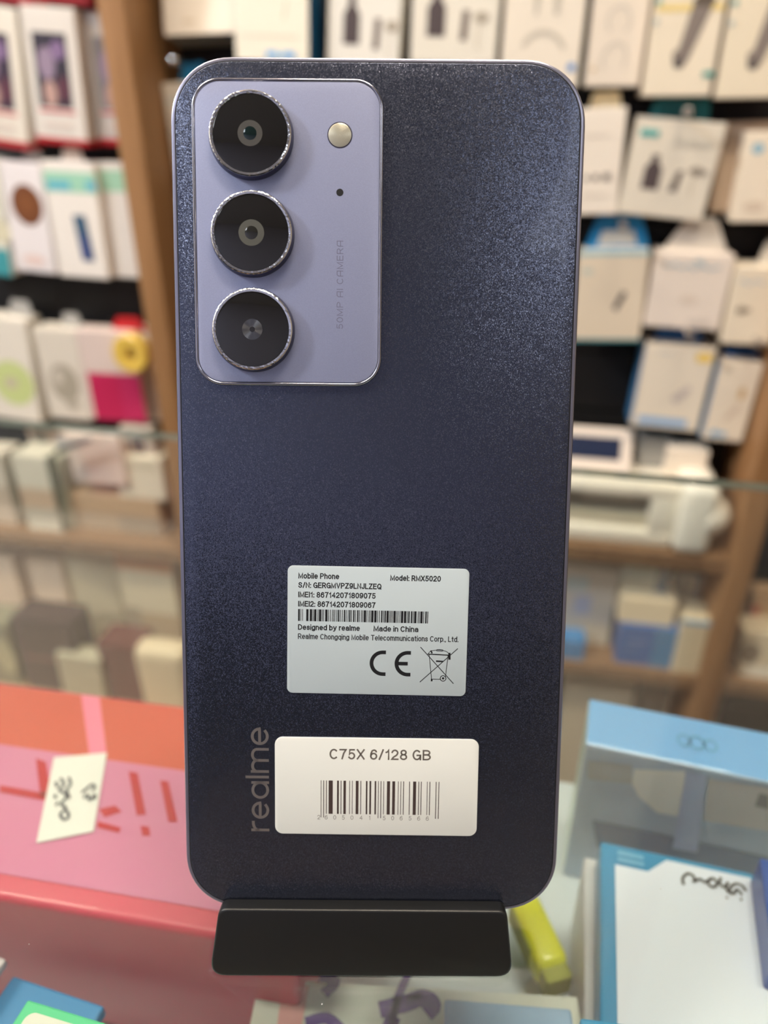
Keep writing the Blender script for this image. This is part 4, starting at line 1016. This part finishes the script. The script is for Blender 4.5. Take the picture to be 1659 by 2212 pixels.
# flash
fx, fz = -6.9 * mm, 151.85 * mm
m = bpy.data.materials.new('flash_gold'); m.use_nodes = True
nt = m.node_tree; b = nt.nodes['Principled BSDF']
tc = nt.nodes.new('ShaderNodeTexCoord'); wv = nt.nodes.new('ShaderNodeTexWave'); wv.wave_type = 'RINGS'; wv.rings_direction = 'Y'; wv.inputs['Scale'].default_value = 1500
cr = nt.nodes.new('ShaderNodeValToRGB'); cr.color_ramp.elements[0].color = lin((188, 182, 158)); cr.color_ramp.elements[1].color = lin((222, 216, 196))
bp = nt.nodes.new('ShaderNodeBump'); bp.inputs['Strength'].default_value = .35; bp.inputs['Distance'].default_value = .00004
nt.links.new(tc.outputs['Object'], wv.inputs['Vector']); nt.links.new(wv.outputs['Fac'], cr.inputs[0]); nt.links.new(cr.outputs[0], b.inputs['Base Color'])
nt.links.new(wv.outputs['Fac'], bp.inputs['Height']); nt.links.new(bp.outputs[0], b.inputs['Normal'])
b.inputs['Metallic'].default_value = .6; b.inputs['Roughness'].default_value = .3
bm = bmesh.new(); lathe(bm, [(2.1 * mm, .05 * mm), (2.1 * mm, -.03 * mm), (2.0 * mm, -.06 * mm), (.05 * mm, -.06 * mm)], 0, 0, 48)
link('flash_lamp', bm, m, ph, smooth=True, matrix=Matrix.Translation((fx, YP, fz)))
bm = bmesh.new(); lathe(bm, [(2.3 * mm, YP + .05 * mm), (2.3 * mm, YP - .02 * mm), (2.1 * mm, YP - .04 * mm), (2.08 * mm, YP + .05 * mm)], fx, fz, 48, cap=False)
link('flash_rim', bm, mat('flash_rim', (70, 68, 84), .35, .5), ph, smooth=True)
bm = bmesh.new(); lathe(bm, [(.66 * mm, YP), (.66 * mm, YP - .015 * mm), (.05 * mm, YP - .015 * mm)], -6.87 * mm, 141.8 * mm, 32)
link('microphone_hole', bm, mat('hole_black', (14, 13, 14), .8), ph)
# lettering on the camera plate and the maker's name
bm = bmesh.new(); letters(bm, '50MP ^I C^MER^', -6.2 * mm, 117.2 * mm, 16.0 * mm, 1.2 * mm, YP, .012 * mm, .11, rot=90, track=.25)
o = link('camera_lettering', bm, mat('faint_grey_ink', (116, 116, 138), .45), ph); face_front(o)
bm = bmesh.new(); letters(bm, 're@lme', -20.85 * mm, 16.85 * mm, 22.0 * mm, 4.75 * mm, -.12 * mm, .02 * mm, .118, rot=90, track=.13)
o = link('maker_lettering', bm, mat('silver_ink', (150, 142, 138), .35, .7), ph); face_front(o)

# stickers
def sticker(name, cx, cz, w, h, r, ang, m, y=-.12 * mm, th=.14 * mm):
    bm = bmesh.new(); plate(bm, rrect(w, h, r, 8), -th, 0, .04 * mm)
    return link(name, bm, m, ph, smooth=True, matrix=Matrix.Translation((cx, y, cz)) @ Matrix.Rotation(ang, 4, 'Y')), -th
def bars(bm, x0, x1, z0, z1, y, widths, longs=(), zl=None):
    """widths: bar, gap, bar, gap ... in units"""
    k = (x1 - x0) / sum(widths); x = x0
    for i, q in enumerate(widths):
        if i % 2 == 0:
            zz = zl if (zl is not None and i // 2 in longs) else z0
            flat(bm, [(x, z1), (x + q * k, z1), (x + q * k, zz), (x, zz)], y, .008 * mm, 0)
        x += q * k
INK = ink((20, 20, 22))
# specification sticker: corners measured on the phone
sw_, sh_ = 35.55 * mm, 25.75 * mm
st, yS = sticker('specification_sticker', .80 * mm, (82.85 - 23.95) * mm, sw_, sh_, 1.1 * mm, math.radians(.55), mat('sticker_grey', (188, 199, 202), .5))
st['label'] = 'pale grey sticker printed with black lettering'
def SX(a): return -sw_ / 2 + a * mm
def SZ(b): return sh_ / 2 - b * mm
bm = bmesh.new()
T = lambda s, x, b, w, c=1.14, wt=.18: letters(bm, s, SX(x), SZ(b), w * mm, c * mm, yS, .008 * mm, wt)
T('Mobile Phone', 2.1, 2.55, 8.0); T('Model: RMX5020', 20.1, 2.62, 9.9)
T('S/N: GERGMVPZ9LNJLZEQ', 2.1, 4.4, 16.3); T('IMEI1: 867142071809075', 2.1, 6.3, 15.2); T('IMEI2: 867142071809067', 2.1, 8.15, 15.2)
T('Designed by realme', 2.1, 12.85, 12.2); T('Made in China', 17.0, 12.85, 8.85)
T('Realme Chongqing Mobile Telecommunications Corp., Ltd.', 2.1, 14.7, 31.7, 1.12, .15)
o = link('printed_lettering', bm, INK, st); face_front(o)
bm = bmesh.new()
rng = random.Random(11)
wd = [1.3, .5, .4, .9, .4, 2.4]
while len(wd) < 125: wd += [rng.choice((.5, .5, 1.0, 1.7)), rng.choice((.45, .5, .9))]
if len(wd) % 2 == 0: wd.append(.6)
bars(bm, SX(2.1), SX(27.7), SZ(11.05), SZ(8.65), yS, wd)
o = link('barcode', bm, INK, st); face_front(o)
bm = bmesh.new()
def arc(bm, cx, cz, r0, r1, a0, a1, y, n=24):
    pts = [(cx + r1 * math.cos(math.radians(a0 + (a1 - a0) * k / n)), cz + r1 * math.sin(math.radians(a0 + (a1 - a0) * k / n))) for k in range(n + 1)]
    pin = [(cx + r0 * math.cos(math.radians(a0 + (a1 - a0) * k / n)), cz + r0 * math.sin(math.radians(a0 + (a1 - a0) * k / n))) for k in range(n + 1)]
    A = [bm.verts.new((x, y, zz)) for x, zz in pts]; B = [bm.verts.new((x, y, zz)) for x, zz in pin]
    for i in range(n): bm.faces.new((A[i], A[i + 1], B[i + 1], B[i]))
def seg(bm, x0, z0, x1, z1, y):
    f = [bm.verts.new(p) for p in ((x0, y, z0), (x1, y, z0), (x1, y, z1), (x0, y, z1))]; bm.faces.new(f)
yk = yS - .008 * mm
for cx0, bar in ((16.35, False), (21.3, True)):
    r1 = 2.6 * mm; r0 = 1.85 * mm
    cx_, cz_ = SX(cx0) + r1, SZ(19.3)
    arc(bm, cx_, cz_, r0, r1, 90, 270, yk)
    seg(bm, cx_, cz_ + r0, cx_ + .6 * mm, cz_ + r1, yk); seg(bm, cx_, cz_ - r1, cx_ + .6 * mm, cz_ - r0, yk)
    if bar: seg(bm, cx_ - r0 - .1 * mm, cz_ - .37 * mm, cx_ + .02 * mm, cz_ + .37 * mm, yk)
o = link('conformity_mark', bm, INK, st); face_front(o)
bm = bmesh.new()
ln = lambda pts, w=.13: stroke(bm, [(SX(a), SZ(b)) for a, b in pts], w * mm, yS, .009 * mm, 0)
ln([(26.35, 15.85), (33.1, 23.2)], .16); ln([(33.75, 16.0), (26.4, 23.0)], .16)
ln([(28.1, 17.3), (28.75, 22.7)]); ln([(31.85, 17.4), (31.45, 22.0)]); ln([(28.6, 22.35), (30.4, 22.35)])
ln([(27.8, 17.25), (32.2, 17.4)], .22); ln([(27.9, 17.2), (28.5, 16.6), (30.0, 16.42), (31.5, 16.65), (32.1, 17.3)], .12)
ln([(29.6, 16.3), (30.7, 16.3), (30.7, 16.6), (29.6, 16.6), (29.6, 16.3)], .1)
ln([(28.4, 16.5), (28.7, 17.1)], .3); ln([(32.1, 16.9), (32.15, 18.3)], .45); ln([(29.5, 18.65), (30.9, 18.7)], .32); ln([(28.75, 22.3), (28.75, 22.8)], .35)
arc(bm, SX(31.0), SZ(22.15), .48 * mm, .64 * mm, 0, 360, yk, 28); arc(bm, SX(31.0), SZ(22.15), .02 * mm, .24 * mm, 0, 360, yk, 16)
o = link('crossed_bin_mark', bm, INK, st); face_front(o)
# stock sticker
sw_, sh_ = 41.0 * mm, 20.5 * mm
st, yS = sticker('stock_sticker', .88 * mm, (82.85 - 56.15) * mm, sw_, sh_, 1.6 * mm, math.radians(.1), mat('sticker_cream', (224, 224, 216), .5), th=.2 * mm)
st['label'] = 'cream sticker with brown barcode'
BR = ink((66, 52, 48))
bm = bmesh.new()
letters(bm, 'C75X 6/128 GB', SX(11.0), SZ(4.5), 20.4 * mm, 2.2 * mm, yS, .008 * mm, .15, track=.12)
for ch, cxp in zip('2605041506566', (560, 607, 662, 717, 773, 832, 887, 980, 1035, 1090, 1147, 1203, 1258)):
    w_ = .28 if ch == '1' else .56
    letters(bm, ch, SX((cxp - 278) / 31.7) - w_ * mm / 2, SZ(17.3), w_ * mm, .9 * mm, yS, .008 * mm, .1)
o = link('printed_lettering', bm, mat('ink_grey_brown', (104, 96, 88), .5), st); face_front(o)
bm = bmesh.new()
BB = [(572, 4, 1), (588, 5, 1), (605, 5, 0), (622, 27, 0), (676, 12, 0), (699, 5, 0), (717, 16, 0), (755, 4, 0), (772, 4, 0), (796, 18, 0), (826, 5, 0), (861, 10, 0), (884, 11, 0), (917, 10, 0), (939, 4, 1), (955, 5, 1), (973, 4, 0), (996, 20, 0), (1030, 18, 0),
      (1066, 4, 0), (1083, 4, 0), (1100, 5, 0), (1138, 5, 0), (1163, 20, 0), (1197, 5, 0), (1213, 5, 0), (1252, 4, 0), (1268, 5, 0), (1308, 5, 1), (1326, 5, 1)]
for xp, wp_, lg in BB:
    xa = (xp - 278) / 31.7; xb = xa + wp_ / 31.7
    flat(bm, [(SX(xa), SZ(9.0)), (SX(xb), SZ(9.0)), (SX(xb), SZ(16.9 if lg else 16.1)), (SX(xa), SZ(16.9 if lg else 16.1))], yS, .008 * mm, 0)
o = link('barcode', bm, BR, st); face_front(o)

# ------------------------------------------------------------------ the phone stand
sd = empty('phone_stand', Matrix.Translation(Vector((PB.x, PB.y, GLASS_Z)) + Vector((0, 0, 0))))
tag(sd, 'black plastic stand holding the phone by its lower end', 'phone stand')
SM = Matrix.Translation(-sd.matrix_world.translation) @ PM
yF, yK = -3.6 * mm, -.35 * mm
def lz_at(x, y):                    # local height where a stand surface meets the glass
    base_z = PB.z + x * AX.z + y * AY.z
    return (GLASS_Z - base_z) / AZ.z
r = 1.7 * mm
def lip_outline(y, grow=0.0):
    zl, zr = lz_at(-.0326, y) + .00005, lz_at(.029, y) + .00005
    TL, TR, BL, BR_ = Vector((-30.7 * mm, 2.05 * mm)), Vector((27.5 * mm, 2.3 * mm)), Vector((-32.8 * mm, zl)), Vector((29.15 * mm, zr))
    pts = []
    for P, A, B in ((TR, BR_, TL), (TL, TR, BL), (BL, TL, BR_), (BR_, BL, TR)):
        da = (A - P).normalized(); db = (B - P).normalized()
        rr = r if P is TL or P is TR else 3.4 * mm
        p0, p1 = P + da * rr, P + db * rr
        for k in range(7):
            t = k / 6
            pts.append((1 - t) ** 2 * p0 + 2 * t * (1 - t) * P + t * t * p1)
    c = Vector((-1.7 * mm, (zl + 2.2 * mm) / 2))
    out = []
    for p in pts:
        q = p - c
        out.append(Vector((p.x - math.copysign(grow, q.x), p.y - math.copysign(grow, q.y))))
    return out
bm = bmesh.new()
rings = []
for d, y in ((.45, yF), (.2, yF + .08 * mm), (.05, yF + .25 * mm), (0, yF + .5 * mm), (0, yK)):
    o_ = lip_outline(max(y, yF + .5 * mm) if False else yF, d * mm)
    back = lip_outline(y)
    zmin = lz_at(0, y)
    rings.append([(p.x, y, max(p.y, lz_at(p.x, y) + .00003)) for p in o_])
loft(bm, rings)
link('front_lip', bm, BLACK, sd, smooth=True, matrix=SM)
bm = bmesh.new(); box(bm, -30 * mm, 27 * mm, yK - 1.2 * mm, PT + 2.6 * mm, -1.8 * mm, -.15 * mm, .4 * mm)
link('cradle', bm, BLACK, sd, smooth=True, matrix=SM)
bm = bmesh.new(); plate(bm, rrect(52 * mm, 92 * mm, 6 * mm, 8, -1.7 * mm, 44 * mm), PT + .25 * mm, PT + 2.6 * mm)
link('back_rest', bm, BLACK, sd, smooth=True, matrix=SM)
bm = bmesh.new(); box(bm, -26 * mm, 22 * mm, 3 * mm, 62 * mm, .02 * mm, 2.2 * mm, .4 * mm)
link('foot_plate', bm, BLACK, sd, smooth=True)
# a strut from the foot plate to the back rest
hi = SM @ Vector((-1.7 * mm, PT + 2.6 * mm, 60 * mm))
bm = bmesh.new()
for s in (0,):
    a = Vector((-1.7 * mm, 58 * mm, 2 * mm)); bvec = Vector((hi.x, hi.y, hi.z))
    w2 = 14 * mm; t2 = 1.1 * mm
    rings = [[(p.x - w2, p.y - t2, p.z), (p.x + w2, p.y - t2, p.z), (p.x + w2, p.y + t2, p.z), (p.x - w2, p.y + t2, p.z)] for p in (a, bvec)]
    loft(bm, rings)
link('strut', bm, BLACK, sd)
scene.cycles.max_bounces = 10
scene.cycles.transparent_max_bounces = 12
